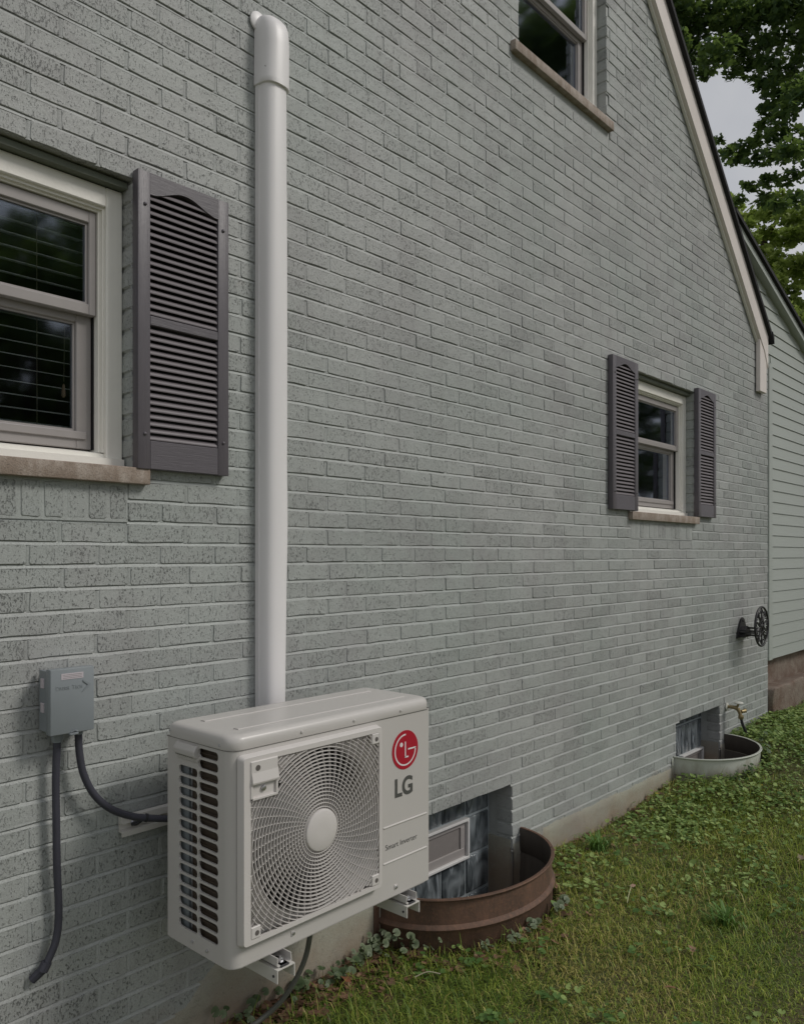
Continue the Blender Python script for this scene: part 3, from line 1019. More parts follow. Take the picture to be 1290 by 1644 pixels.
def build_unit():
    zs = UZ1 - 0.040                                                # seam between cover and body
    rf = 0.036
    # --- casing: front plate with the round fan opening, corners, right side, back
    c = MB()
    hole = [(FCX + .246*math.cos(2*PI*i/64), FCZ + .246*math.sin(2*PI*i/64)) for i in range(64)]
    fx0, fx1 = UX0+rf, UX1-.018
    outer = rect_loop(hole, fx0, 1.945, UZ0, zs)
    vs, fs = plate_with_hole(outer, hole, lambda u, v: (u, UY0, v))
    c.add(vs, fs)
    c.add([(1.945, UY0, UZ0), (fx1, UY0, UZ0), (fx1, UY0, zs), (1.945, UY0, zs)], [(0, 1, 2, 3)])
    lip = [(FCX + .246*math.cos(2*PI*i/64), FCZ + .246*math.sin(2*PI*i/64)) for i in range(64)]
    c.add([(u, UY0, v) for u, v in lip] + [(u*1.0, UY0+.05, v) for u, v in lip], [(i, (i+1) % 64, 64+(i+1) % 64, 64+i) for i in range(64)])
    def wallstrip(pts):
        n = len(pts)
        c.add([(x, y, UZ0) for x, y in pts] + [(x, y, zs) for x, y in pts], [(i, i+1, n+i+1, n+i) for i in range(n-1)])
    wallstrip([(UX0 + rf - rf*math.sin(R(90*i/8)), UY0 + rf - rf*math.cos(R(90*i/8))) for i in range(9)])
    wallstrip([(UX1 - .018 + .018*math.sin(R(90*i/6)), UY0 + .018 - .018*math.cos(R(90*i/6))) for i in range(7)])
    wallstrip([(UX1, UY0+.018), (UX1, UY1)])
    wallstrip([(UX1, UY1), (UX1-.25, UY1)])
    c.add([(UX0, UY0+rf, UZ0), (UX0, UY0+rf+.020, UZ0), (UX0, UY0+rf+.020, zs), (UX0, UY0+rf, zs)], [(0, 1, 2, 3)])
    casing = c.build('casing', M['unit'], ac, smooth=40)
    # folded lip at the bottom
    b = MB(); b.prism(rounded_plan(UX0+.003, UX1-.003, UY0+.003, UY1-.003, rf, .01), UZ0-.004, UZ0+.004, 'z'); b.build('base_pan', M['unit'], ac)
    # --- top cover with a soft rounded edge and two long pressed ridges
    t_ = MB()
    N = None
    rings = []
    for off, z in ((-.0025, zs-.002), (-.0035, zs+.001), (-.0035, UZ1-.022), (-.001, UZ1-.011), (.005, UZ1-.004), (.014, UZ1-.0008), (.024, UZ1)):
        rings.append([(x, y, z) for x, y in rounded_plan(UX0+off, UX1-off, UY0+off, UY1-off, max(.012, rf+.008-off*.3), max(.006, .03-off*.5))])
    N = len(rings[0])
    t_.add([p for r_ in rings for p in r_], [(i*N+k, i*N+(k+1) % N, (i+1)*N+(k+1) % N, (i+1)*N+k) for i in range(len(rings)-1) for k in range(N)] + [tuple(range((len(rings)-1)*N, len(rings)*N))])
    t_.build('top_cover', M['unit'], ac, smooth=50)
    for y in (UY0+.075, UY1-.085):
        q = MB(); q.prism([(y-.013, UZ1+.0003), (y-.009, UZ1+.0028), (y+.009, UZ1+.0028), (y+.013, UZ1+.0003)], UX0+.07, UX1-.07, 'x'); q.build('cover_ridge', M['unit'], ac)
    # --- left side with two columns of slots
    s = MB()
    ya, yb, yc = UY1-.003, -0.3365, UY0+rf+.020
    f3 = lambda u, v: (UX0, u, v)
    def column(u0, u1, v0, v1, n, cu0, cu1):
        h = (v1-v0)/n
        for i in range(n):
            a, b_ = v0+i*h, v0+(i+1)*h
            hl = rrect(u0, u1, a+.0034, b_-.0034, min(.0118, h/2-.0036))
            vs, fs = plate_with_hole(rect_loop(hl, cu0, cu1, a, b_), hl, f3)
            s.add(vs, fs)
            n_ = len(hl)
            s.add([f3(*q) for q in hl] + [(UX0+.006, q[0], q[1]) for q in hl], [(k, (k+1) % n_, n_+(k+1) % n_, n_+k) for k in range(n_)])
    def rect(u0, u1, v0, v1): s.add([f3(u0, v0), f3(u1, v0), f3(u1, v1), f3(u0, v1)], [(0, 1, 2, 3)])
    column(-.3335, -.237, .533, 1.024, 15, yb, -.232)
    column(-.4365, -.3395, .533, 1.089, 17, -.4400, yb)
    rect(-.4400, -.232, UZ0, .533)
    rect(-.232, ya, UZ0, 1.024); rect(yc, -.4400, UZ0, zs)
    rect(yb, ya, 1.024, zs); rect(-.4400, yb, 1.089, zs)
    s.build('side_panel', M['unit'], ac)
    # thin divider in the near slots, coil and inner plates behind them
    q = MB(); q.box(UX0+.012, UX0+.015, -.288, -.285, .52, 1.03); q.build('coil_edge', M['screw'], ac)
    q = MB(); q.box(UX0+.018, UX0+.04, -.262, -.20, .50, 1.08); q.build('valve_plate', M['box'], ac)
    q = MB(); q.box(UX0+.016, UX0+.05, -.445, -.286, .495, zs-.01); q.build('coil', M['coil'], ac)
    q = MB(); q.box(UX0+.05, 1.93, UY1-.035, UY1-.005, .495, zs-.01); q.build('rear_coil', M['coil'], ac)
    q = MB()
    for i in range(24): 
        z = .505 + i*.0245
        q.tube([(UX0+.014, -.44, z), (UX0+.014, -.30, z)], .0035, 6)
    q.build('coil_tube', M['coil'], ac)
    # side handle
    h = MB()
    h.prism([(UX0+.001, 1.040), (UX0-.004, 1.040), (UX0-.006, 1.052), (UX0-.016, 1.058), (UX0-.018, 1.074), (UX0-.008, 1.090), (UX0+.001, 1.091)], -.340, -.232, 'y')
    h2 = h.mesh('side_handle', M['unit'])
    bm = bmesh.new(); bm.from_mesh(h2); bmesh.ops.bevel(bm, geom=bm.edges[:], offset=.003, segments=2, profile=.5, affect='EDGES'); bm.to_mesh(h2); bm.free()
    put('side_handle', h2, ac)
    q = MB()
    for i in range(9): q.box(UX0-.0145, UX0-.004, -.330+i*.0105, -.325+i*.0105, 1.0555, 1.0575)
    q.build('handle_slit', M['dark'], ac)
    # --- fan chamber, fan
    q = MB()
    q.lathe([(.30, .004), (.30, .25)], (FCX, UY0, FCZ), 'y', 40)
    m_ = MB()
    n_ = 48
    ring = lambda r, y: [(FCX + r*math.cos(2*PI*i/n_), y, FCZ + r*math.sin(2*PI*i/n_)) for i in range(n_)]
    m_.add(ring(.246, UY0+.05) + ring(.250, UY0+.16) + ring(.30, UY0+.165), [(j*n_+i, j*n_+(i+1) % n_, (j+1)*n_+(i+1) % n_, (j+1)*n_+i) for j in range(2) for i in range(n_)])
    m_.build('fan_shroud', M['shroud'], ac, smooth=40)
    m_ = MB(); m_.box(1.37, 1.93, UY0+.170, UY0+.174, .50, 1.09); m_.build('inner_plate', M['dark'], ac)
    fan = MB(); fan.lathe([(.055, -.02), (.058, 0), (.058, .05)], (FCX, UY0+.075, FCZ), 'y', 24)
    for b_ in range(3):
        a0 = R(35 + 120*b_)
        vs, fs = [], []
        nr, na = 6, 10
        for i in range(nr+1):
            r_ = .05 + .18*i/nr
            for k in range(na+1):
                s_ = k/na
                a = a0 + (s_ - .5)*R(78) + .9*(r_-.05)
                vs.append((FCX + r_*math.cos(a), UY0+.062 + .075*s_ + .01*math.sin(PI*s_), FCZ + r_*math.sin(a)))
        for i in range(nr):
            for k in range(na): fs.append((i*(na+1)+k, (i+1)*(na+1)+k, (i+1)*(na+1)+k+1, i*(na+1)+k+1))
        fan.add(vs, fs)
    fan.build('fan', M['dark'], ac, smooth=60)
    # --- grille: raised square frame, rings, curved spokes, hub
    gx0, gx1, gz0, gz1 = 1.3545, 1.917, .548, 1.080
    ox0, ox1, oz0, oz1 = 1.380, 1.903, .563, 1.063
    gy = UY0 - .024
    g_ = MB()
    n = 5
    out, inn = rrect(gx0, gx1, gz0, gz1, .012, n), rrect(ox0, ox1, oz0, oz1, .006, n)
    N = len(out)
    o1 = rrect(gx0-.004, gx1+.004, gz0-.004, gz1+.004, .014, n)
    o2 = rrect(gx0+.002, gx1-.002, gz0+.002, gz1-.002, .011, n)
    loops = [[(u, UY0-.0003, v) for u, v in o1], [(u, gy+.003, v) for u, v in out], [(u, gy, v) for u, v in o2], [(u, gy, v) for u, v in inn], [(u, gy+.010, v) for u, v in inn]]
    g_.add([p for l in loops for p in l], [(j*N+i, j*N+(i+1) % N, (j+1)*N+(i+1) % N, (j+1)*N+i) for j in range(4) for i in range(N)])
    g_.build('grille_frame', M['grille'], ac, smooth=35)
    inside = lambda x, z: ox0-.001 < x < ox1+.001 and oz0-.001 < z < oz1+.001
    def ribbon(mb_, pts, w, y0, y1):
        """thin fin along pts (x,z), width w in plane, from y0 to y1"""
        if len(pts) < 2: return
        vs = []
        for i, (x, z) in enumerate(pts):
            a = pts[max(i-1, 0)]; b = pts[min(i+1, len(pts)-1)]
            dx, dz = b[0]-a[0], b[1]-a[1]; L = math.hypot(dx, dz) or 1
            nx, nz = -dz/L*w/2, dx/L*w/2
            vs += [(x+nx*.6, y0, z+nz*.6), (x-nx*.6, y0, z-nz*.6), (x-nx, y1, z-nz), (x+nx, y1, z+nz)]
        fs = []
        for i in range(len(pts)-1):
            a, b = i*4, i*4+4
            fs += [(a, a+1, b+1, b), (a+1, a+2, b+2, b+1), (a+3, a, b, b+3), (a+2, a+3, b+3, b+2)]
        mb_.add(vs, fs)
    rings = MB()
    r_ = .070
    while r_ < .372:
        n = int(24 + r_*230)
        run = []
        for i in range(n+1):
            w = 2*PI*i/n
            x, z = FCX + r_*math.cos(w), FCZ + r_*math.sin(w)
            if inside(x, z) and not (x < 1.474 and z > .962): run.append((x, z))
            else:
                ribbon(rings, run, .0029, gy+.0015, gy+.0085); run = []
        ribbon(rings, run, .0029, gy+.0015, gy+.0085)
        r_ += .0113
    rings.build('grille_ring', M['grille'], ac)
    sp = MB()
    for k in range(52):
        a0 = 2*PI*k/52
        run = []
        for i in range(26):
            r_ = .060 + i*.0125
            a = a0 + .46*((r_-.06)/.31)**.6
            x, z = FCX + r_*math.cos(a), FCZ + r_*math.sin(a)
            if inside(x, z) and not (x < 1.474 and z > .962): run.append((x, z))
            elif run: break
        ribbon(sp, run, .0016, gy+.004, gy+.0125)
    sp.build('grille_spoke', M['grille'], ac)
    hb = MB(); hb.lathe([(.064, .010), (.064, .002), (.062, -.002), (.056, -.0045), (.02, -.006), (.001, -.006)], (FCX, gy, FCZ), 'y', 48)
    hb.build('grille_hub', M['grille'], ac, smooth=30)
    # corner bosses with their dark screw wells, and the hooded grip top left
    bs = MB(); dk = MB()
    w = .034
    for x, z in ((ox1-w/2-.001, oz1-w/2-.001), (ox1-w/2-.001, oz0+w/2+.001), (ox0+w/2+.001, oz0+w/2+.001)):
        MB().bbox(x-w/2, x+w/2, gy-.0012, gy+.012, z-w/2, z+w/2, .002, 1).build('grille_boss', M['grille'], ac)
        dk.lathe([(.0075, .002), (.0075, -.0006)], (x+.003, gy-.0012, z-.002), 'y', 16)
    gp = MB()
    gp.bbox(ox0-.002, 1.475, gy-.004, gy+.014, 1.010, 1.066, .002, 1)
    gp.prism([(gy-.0035, 1.036), (gy-.0095, 1.006), (gy-.008, 1.001), (gy+.006, 1.008)], ox0+.001, 1.475, 'x')
    gp.box(ox0-.002, 1.475, gy+.004, gy+.012, .958, 1.006)
    gp.bbox(ox0-.002, ox0+.006, gy-.003, gy+.012, .956, 1.011, .001, 1); gp.bbox(1.468, 1.476, gy-.003, gy+.012, .960, 1.011, .001, 1)
    gp.bbox(ox0-.002, 1.476, gy-.003, gy+.012, .955, .962, .001, 1)
    gp.build('grille_grip', M['grille'], ac)
    dk.lathe([(.0085, .001), (.0085, -.0006)], (ox0+.022, gy-.004, 1.046), 'y', 16)
    dk.build('screw_well', M['shroud'], ac)
    q = MB(); q.lathe([(.008, 0), (.008, -.006), (.004, -.007)], (1.425, gy+.004, .984), 'y', 14); q.build('grip_screw', M['screw'], ac, smooth=40)
    # screws along the seams
    for x, z in ((1.585, zs+.014), (1.806, zs+.014), (2.030, zs+.013)):
        q = MB(); q.lathe([(.0045, .001), (.0045, -.003), (.001, -.0045)], (x, UY0-.0035, z), 'y', 10); q.build('casing_screw', M['unit'], ac, smooth=50)
    for x, z in ((1.553, .517), (2.008, .514)):
        q = MB(); q.bbox(x-.008, x+.008, UY0-.002, UY0+.001, z-.008, z+.008, .001, 1); q.build('screw_plate', M['unit'], ac)
        q = MB(); q.lathe([(.0045, .001), (.0045, -.004), (.001, -.005)], (x, UY0-.002, z), 'y', 10); q.build('casing_screw', M['screw'], ac, smooth=50)
    for y, z in ((UY0+.052, 1.110), (UY1-.02, 1.115), (-.31, .510), (-.385, .507)):
        q = MB(); q.lathe([(.0045, .001), (.0045, -.004), (.001, -.005)], (UX0-.0005, y, z), 'x', 10); q.build('casing_screw', M['screw'], ac, smooth=50)
    # pressed lines on the plain panel and cover seam
    for z in (.7275, .6065):
        q = MB(); q.prism([(UY0+.0006, z+.0045), (UY0-.0030, z+.001), (UY0-.0030, z-.001), (UY0+.0006, z-.0040)], 1.947, 2.170, 'x'); q.build('pressed_line', M['unit'], ac)
    q = MB()
    pl = [(UX0 + rf - (rf)*math.sin(R(90*i/8)), UY0 + rf - rf*math.cos(R(90*i/8))) for i in range(9)]
    pts = [(UX1-.02, UY0-.0012)] + [(x-.0012*(i/8), y-.0012*(1-i/8)) for i, (x, y) in enumerate(pl)] + [(UX0-.0012, UY1)]
    q.tube([(x, y, zs-.003) for x, y in pts], .0011, 5); q.build('cover_seam', M['unit_seam'], ac)
build_unit()

def text(name, body, size, loc, mat, parent, rot=(R(90), 0, 0), offset=0.0, extrude=0.0004, sx=1.0, spacing=1.0):
    cu = bpy.data.curves.new(name, 'FONT')
    cu.body = body; cu.size = size; cu.extrude = extrude; cu.offset = offset
    cu.align_x = 'LEFT'; cu.space_character = spacing
    cu.materials.append(mat)
    tmp = bpy.data.objects.new(name, cu)
    COL.objects.link(tmp)
    bpy.context.view_layer.update()
    me = bpy.data.meshes.new_from_object(tmp.evaluated_get(bpy.context.evaluated_depsgraph_get()))
    bpy.data.objects.remove(tmp); bpy.data.curves.remove(cu)
    me.name = name
    o = bpy.data.objects.new(name, me)
    COL.objects.link(o)
    o.rotation_euler = rot; o.scale = (sx, 1, 1)
    o.parent = parent; o.location = Vector(loc) - world_loc(parent)
    return o

# round red badge with the face mark, the two big letters and the small line
def badge():
    cx, cz, r = 2.056, .974, .067
    y = UY0 - .0006
    q = MB(); q.lathe([(r, .0008), (r, -.0006)], (cx, y, cz), 'y', 56)
    bd = q.build('badge', M['red'], ac)
    yy = y - .0010
    def flat(pts, w):
        m = MB(); vs = []
        for i, (x, z) in enumerate(pts):
            a = pts[max(i-1, 0)]; b = pts[min(i+1, len(pts)-1)]
            dx, dz = b[0]-a[0], b[1]-a[1]; L = math.hypot(dx, dz)
            nx, nz = -dz/L*w/2, dx/L*w/2
            vs += [(x+nx, yy, z+nz), (x-nx, yy, z-nz)]
        m.add(vs, [(2*i, 2*i+1, 2*i+3, 2*i+2) for i in range(len(pts)-1)])
        return m
    R2 = .0525
    arc = [(cx + R2*math.cos(R(a)), cz + R2*math.sin(R(a))) for a in np.linspace(88, 360, 50)]
    m = flat(arc, .0052)
    m2 = flat([(cx + R2 + .0026, cz), (cx+.014, cz)], .0052); m.add(m2.v, m2.f)
    m3 = flat([(cx, cz+.028), (cx, cz-.0255)], .0052); m.add(m3.v, m3.f)
    m4 = flat([(cx-.0026, cz-.0255), (cx+.016, cz-.0255)], .0052); m.add(m4.v, m4.f)
    dot = [(cx-.0205 + .0078*math.cos(2*PI*i/20), yy, cz+.020 + .0078*math.sin(2*PI*i/20)) for i in range(20)]
    m.add(dot, [tuple(range(20))])
    m.build('badge_mark', M['logo_white'], bd)
badge()
text('brand_lettering', 'LG', .086, (2.000, UY0-.0008, .820), M['print'], ac, offset=.0024, sx=.92)
text('model_lettering', 'Smart Inverter', .0268, (1.956, UY0-.0008, .651), M['print'], ac, sx=1.02, offset=-.0004)

# ------------------------------------------------------------------ wall bracket carrying the unit
br = thing('wall_bracket', 'cream steel wall rail with two channel arms holding up the air conditioner', 'bracket', (1.75, 0, .44))
mb = MB()
for z0, z1 in ((.767, .829),):
    prof = [(-.005, z1), (-.024, z1-.002), (-.028, z1-.022), (-.010, z1-.026), (-.010, z0+.020), (-.028, z0+.016), (-.028, z0), (-.024, z0), (-.0235, z0+.012), (-.005, z0+.012)]
    mb.prism([(y, z) for y, z in prof], 1.262, 2.30, 'x')
mb.build('rail', M['bracket'], br)
q = MB(); q.lathe([(.011, 0), (.011, -.004), (.007, -.004), (.007, -.010), (.001, -.011)], (1.300, -.024, .806), 'y', 6)
q.build('rail_bolt', M['screw'], br)
q = MB(); q.tube([(1.318, -.052, .815), (1.300, -.045, .804), (1.292, -.033, .803)], .006, 8); q.build('cable_clip', M['rubber'], br)
for xa, xb in ((1.462, 1.528), (2.022, 2.088)):
    m = MB()
    t_ = .003
    m.box(xa, xb, -.538, -.006, .449, .452)
    m.box(xa, xa+t_, -.538, -.006, .413, .449); m.box(xb-t_, xb, -.538, -.006, .413, .449)
    m.box(xa, xa+.03, -.010, -.006, .413, .767)
    m.build('arm', M['bracket'], br)
    m = MB()
    xm = (xa+xb)/2
    m.prism([(xm-.026, .482), (xm-.028, .460), (xm-.022, .4545), (xm+.022, .4545), (xm+.028, .460), (xm+.026, .482), (xm+.023, .482), (xm+.0245, .461), (xm+.020, .458), (xm-.020, .458), (xm-.0245, .461), (xm-.023, .482)], -.530, -.150)
    m.build('foot_channel', M['unit'], br)
    m = MB(); m.bbox(xm-.016, xm+.016, -.535, -.475, .4522, .458, .002, 1); m.build('rubber_pad', M['rubber'], br)
    m = MB(); m.lathe([(.012, 0), (.012, .003), (.008, .003), (.008, .010), (.004, .012), (.004, .016)], (xm, -.512, .458), 'z', 6); m.build('foot_bolt', M['screw'], br)
    m = MB()
    for s_ in (xa-.0012, ): m.lathe([(.004, 0), (.004, -.002)], (s_+.001, -.522, .431), 'x', 10)
    m.build('arm_hole', M['dark'], br)

# ------------------------------------------------------------------ white line-set duct
dk_ = thing('duct_cover', 'white plastic line duct climbing the brick to a rounded wall cap', 'duct', (1.85, 0, .8))
def half_oval(x0, x1, depth, n=14):
    """outline from wall to wall: short straight cheeks then an arc"""
    cx_, hw = (x0+x1)/2, (x1-x0)/2
    pts = [(x0, -.002), (x0, -.018)]
    for i in range(1, n):
        a = PI - PI*i/n
        pts.append((cx_ + hw*math.copysign(abs(math.cos(a))**.72, math.cos(a)), -.018 - (depth-.018)*abs(math.sin(a))**.72))
    pts += [(x1, -.018), (x1, -.002)]
    return pts
def loft(secs, name, mat, parent, smooth=50):
    m = MB(); n = len(secs[0])
    m.add([p for s_ in secs for p in s_], [(i*n+k, i*n+k+1, (i+1)*n+k+1, (i+1)*n+k) for i in range(len(secs)-1) for k in range(n-1)] + [tuple(range(n)), tuple(range((len(secs)-1)*n, len(secs)*n))])
    return m.build(name, mat, parent, smooth=smooth)
secs = []
for z in np.linspace(.78, 3.42, 56):
    wob = .0022*math.sin(z*2.9+1) + (.004 if z > 1.55 and z < 1.95 else 0)*math.sin((z-1.55)/.4*PI)
    nar = .007*max(0, min(1, (1.5-z)/.4))
    secs.append([(x, y, z) for x, y in half_oval(1.797+.3*wob, 1.905+wob-nar, .076)])
loft(secs, 'duct', M['duct'], dk_)
m = MB(); m.box(1.7935, 1.7955, -.020, -.003, .78, 3.40); m.box(1.7935, 1.800, -.0235, -.0205, .78, 3.40); m.build('base_channel', M['duct'], dk_)
secs = []
for z, k, w in ((3.350, 1.0, .0035), (3.352, 1.0, .006), (3.372, 1.0, .006), (3.376, 1.0, .0055), (3.50, 1.03, .004), (3.54, 1.0, .004), (3.565, .95, .003), (3.583, .86, .0), (3.598, .70, -.005), (3.607, .50, -.012), (3.612, .30, -.020), (3.614, .12, -.03)):
    secs.append([(x, -.002 + (y+.002)*k, z) for x, y in half_oval(1.795-w, 1.905+w, .086)])
loft(secs, 'wall_cap', M['duct'], dk_)
m = MB(); m.lathe([(.036, 0), (.036, -.006), (.030, -.010)], (1.806, -.004, 3.588), 'y', 24); m.build('escutcheon', M['duct'], dk_, smooth=40)
m = MB(); m.tube([(1.797, -.058, 3.405), (1.800, -.060, 3.398)], .003, 6); m.tube([(1.800, -.0595, 3.402), (1.806, -.066, 3.404)], .0015, 5); m.build('cap_catch', M['unit_seam'], dk_)

# ------------------------------------------------------------------ disconnect box and conduits
bx = thing('disconnect_box', 'grey electrical disconnect box with raised arrow lettering on the brick', 'electrical box', (1.075, 0, 1.13))
m = MB(); m.bbox(1.030, 1.130, -.072, -.002, 1.128, 1.312, .003, 1); m.build('back_box', M['box'], bx)
m = MB(); m.bbox(1.009, 1.139, -.092, -.062, 1.134, 1.322, .0035, 2); m.build('cover', M['box'], bx, smooth=40)
m = MB(); m.bbox(1.012, 1.020, -.062, -.012, 1.140, 1.316, .002, 1); m.build('cover_hinge', M['box'], bx)
for z in (1.195, 1.265): 
    m = MB(); m.bbox(1.0085, 1.013, -.046, -.028, z, z+.028, .001, 1); m.build('knockout_tab', M['boxlabel'], bx)
m = MB(); m.box(1.040, 1.105, -.0929, -.0921, 1.291, 1.308); lb = m.build('paper_label', M['boxlabel'], bx)
m = MB()
for i in range(3): m.box(1.044, 1.101, -.0933, -.0930, 1.2945+i*.0045, 1.2953+i*.0045)
m.build('label_line', M['print'], lb)
for body, size, x in (('D', .0165, 1.024), ('IVERSI', .0128, 1.0345), ('T', .0165, 1.0715), ('ECH', .0128, 1.0815)):
    text('embossed_lettering', body, size, (x, -.0922, 1.262), M['box'], bx, extrude=.0008, sx=.84, offset=.0001)
m = MB()
m.prism([(1.104, 1.285), (1.128, 1.270), (1.100, 1.250), (1.118, 1.269), (1.1035, 1.2805)], -.0945, -.0921)
m.build('embossed_arrow', M['box'], bx)
m = MB(); m.bbox(1.064, 1.090, -.096, -.084, 1.128, 1.136, .002, 1); m.tube([(1.068, -.094, 1.137), (1.077, -.100, 1.143), (1.088, -.094, 1.138)], .0022, 6); m.build('hasp', M['box'], bx)
m = MB(); m.lathe([(.017, 0), (.017, -.018), (.0145, -.022), (.0145, -.026)], (1.052, -.040, 1.130), 'z', 16); m.lathe([(.013, 0), (.013, -.012)], (1.113, -.045, 1.130), 'z', 16); m.build('conduit_hub', M['box'], bx, smooth=40)

def spline(pts, n=12):
    P = [Vector(p) for p in pts]; P = [P[0]*2-P[1]] + P + [P[-1]*2-P[-2]]
    out = []
    for i in range(1, len(P)-2):
        for k in range(n):
            t = k/n
            out.append(.5*((2*P[i]) + (P[i+1]-P[i-1])*t + (2*P[i-1]-5*P[i]+4*P[i+1]-P[i+2])*t*t + (3*P[i]-P[i-1]-3*P[i+1]+P[i+2])*t**3))
    out.append(P[-2])
    return out
def conduit(pts, r, name, mat, label, cat, n=10, rib=True, dens=26):
    sp_ = spline(pts, dens)
    # ribbed flexible jacket: radius alternates
    rr = [r*(1.0 + (.045 if (i % 2 and rib) else 0)) for i in range(len(sp_))]
    m = MB().tube(sp_, rr, n)
    return tag(m.build(name, mat, smooth=60), label, cat)
c1 = conduit([(1.052, -.040, 1.106), (1.050, -.036, 1.0), (1.052, -.034, .88), (1.055, -.032, .74), (1.060, -.032, .60), (1.050, -.033, .52), (1.020, -.030, .455)], .0108, 'flexible_conduit', M['conduit'],
        'black flexible conduit dropping straight from the grey box', 'conduit')
c2 = conduit([(1.113, -.045, 1.120), (1.116, -.046, 1.06), (1.128, -.048, .995), (1.160, -.050, .928), (1.210, -.054, .875), (1.275, -.062, .838), (1.345, -.080, .818), (1.42, -.110, .806), (1.50, -.150, .80)], .0108, 'flexible_conduit', M['conduit'],
        'black flexible conduit curving from the grey box to the air conditioner', 'conduit')
m = MB(); m.tube([(1.020, -.030, .455), (0.992, -.012, .425)], [.014, .013], 10); m.tube([(1.026, -.0305, .470), (1.014, -.029, .448)], .0155, 10); m.build('conduit_fitting', M['conduit'], c1)
m = MB(); m.tube([(1.315, -.071, .826), (1.322, -.0735, .8235)], .0135, 10); m.build('cable_tie', M['rubber'], c2)

t = NT('clear_hose', Roughness=0.25)
t.base((0.155, 0.155, 0.14))
t.b.inputs['Transmission Weight'].default_value = 0.25
M['hose'] = t.m
conduit([(1.800, -.285, .50), (1.806, -.290, .40), (1.805, -.285, .33), (1.790, -.275, .262), (1.765, -.250, .19), (1.735, -.215, .125), (1.69, -.17, .070), (1.62, -.14, .038), (1.52, -.13, .02), (1.40, -.135, .005)], .0092, 'drain_hose', M['hose'],
        'grey translucent drain hose hanging under the air conditioner to the soil', 'hose', rib=False)

# ------------------------------------------------------------------ hose holder with round filigree disc
hh = thing('hose_holder', 'black cast iron hose holder with a round filigree disc near the wall corner', 'hose holder', (6.785, 0, .96))
m = MB(); m.prism([(6.665, .962), (6.905, .962), (6.885, 1.02), (6.825, 1.115), (6.79, 1.128), (6.755, 1.115), (6.685, 1.02)], -.016, -.003); pl = m.mesh('wall_plate', M['iron'])
put('wall_plate', pl, hh)
m = MB()
for x, z in ((6.70, .985), (6.87, .985), (6.787, 1.10)): m.lathe([(.010, 0), (.010, -.004), (.004, -.007)], (x, -.016, z), 'y', 8)
m.build('plate_bolt', M['iron'], hh)
m = MB(); m.prism([(6.70, .97), (6.87, .97), (6.84, 1.03), (6.785, 1.06), (6.73, 1.03)], -.058, -.016); m.build('plate_boss', M['iron'], hh)
DY = -.165
for x, z in ((6.70, 1.012), (6.87, 1.012), (6.785, .985), (6.785, 1.045)):
    m = MB(); m.tube([(x, -.016, z), (x, DY, z)], .0075, 8); m.build('arm', M['iron'], hh)
dx, dz, dr = 6.785, 1.062, .158
m = MB()
m.tube([(dx + dr*math.cos(2*PI*i/48), DY, dz + dr*math.sin(2*PI*i/48)) for i in range(48)], .009, 8, closed=True)
ring_o = m.build('disc_rim', M['iron'], hh, smooth=50)
m = MB()
m.tube([(dx + .05*math.cos(2*PI*i/24), DY, dz + .05*math.sin(2*PI*i/24)) for i in range(24)], .0065, 6, closed=True)
m.lathe([(.02, .006), (.022, 0), (.014, -.008), (.001, -.010)], (dx, DY, dz), 'y', 12)
for k in range(10):
    a0 = 2*PI*k/10
    for sg in (-1, 1):
        pts = []
        for i in range(15):
            s_ = i/14
            # scroll: from the inner ring out, curling back
            r_ = .05 + .098*min(1, s_*1.5) - .035*max(0, s_-.62)/.38
            a = a0 + sg*(.06 + .26*math.sin(PI*min(1, s_*1.05)) )
            pts.append((dx + r_*math.cos(a), DY, dz + r_*math.sin(a)))
        m.tube(pts, .0055, 5)
    a = a0 + PI/10
    m.tube([(dx + r_*math.cos(a), DY, dz + r_*math.sin(a)) for r_ in (.02, .085, .15)], .004, 5)
    m.lathe([(.011, .005), (.011, -.005)], (dx + .112*math.cos(a), DY, dz + .112*math.sin(a)), 'y', 8)
m.build('filigree', M['iron'], hh, smooth=60)

# ------------------------------------------------------------------ outdoor tap
fa = thing('hose_tap', 'brass outdoor tap with pale handle above the cream painted well', 'tap', (6.47, 0, .43))
m = MB(); m.lathe([(.032, 0), (.032, -.006), (.016, -.010)], (6.455, -.004, .435), 'y', 16); m.build('wall_flange', M['pewter'], fa, smooth=40)
m = MB(); m.tube([(6.455, -.01, .435), (6.458, -.05, .436), (6.463, -.085, .430)], [.013, .015, .018], 10); m.tube([(6.463, -.085, .430), (6.465, -.100, .405), (6.467, -.108, .375)], [.018, .015, .014], 10)
m.lathe([(.019, 0), (.021, -.006), (.021, -.022), (.016, -.030)], (6.468, -.110, .378), 'z', 12); m.build('body', M['brass'], fa, smooth=50)
m = MB(); m.tube([(6.463, -.082, .440), (6.464, -.094, .470)], .009, 8); m.build('stem', M['brass'], fa)
m = MB(); m.lathe([(.034, 0), (.036, .006), (.028, .014), (.010, .016)], (6.464, -.094, .468), 'z', 14); m.build('handle', M['pewter'], fa, smooth=50)
m = MB(); m.tube([(6.470, -.11, .405), (6.52, -.125, .408)], .016, 8); m.tube([(6.52, -.125, .395), (6.52, -.125, .425)], .012, 8); m.build('vacuum_breaker', M['brass'], fa, smooth=50)
conduit([(6.468, -.112, .350), (6.478, -.118, .31), (6.505, -.13, .255), (6.55, -.14, .19)], .011, 'garden_hose', M['rubber'], 'short black hose end running down from the brass tap', 'hose', rib=False)

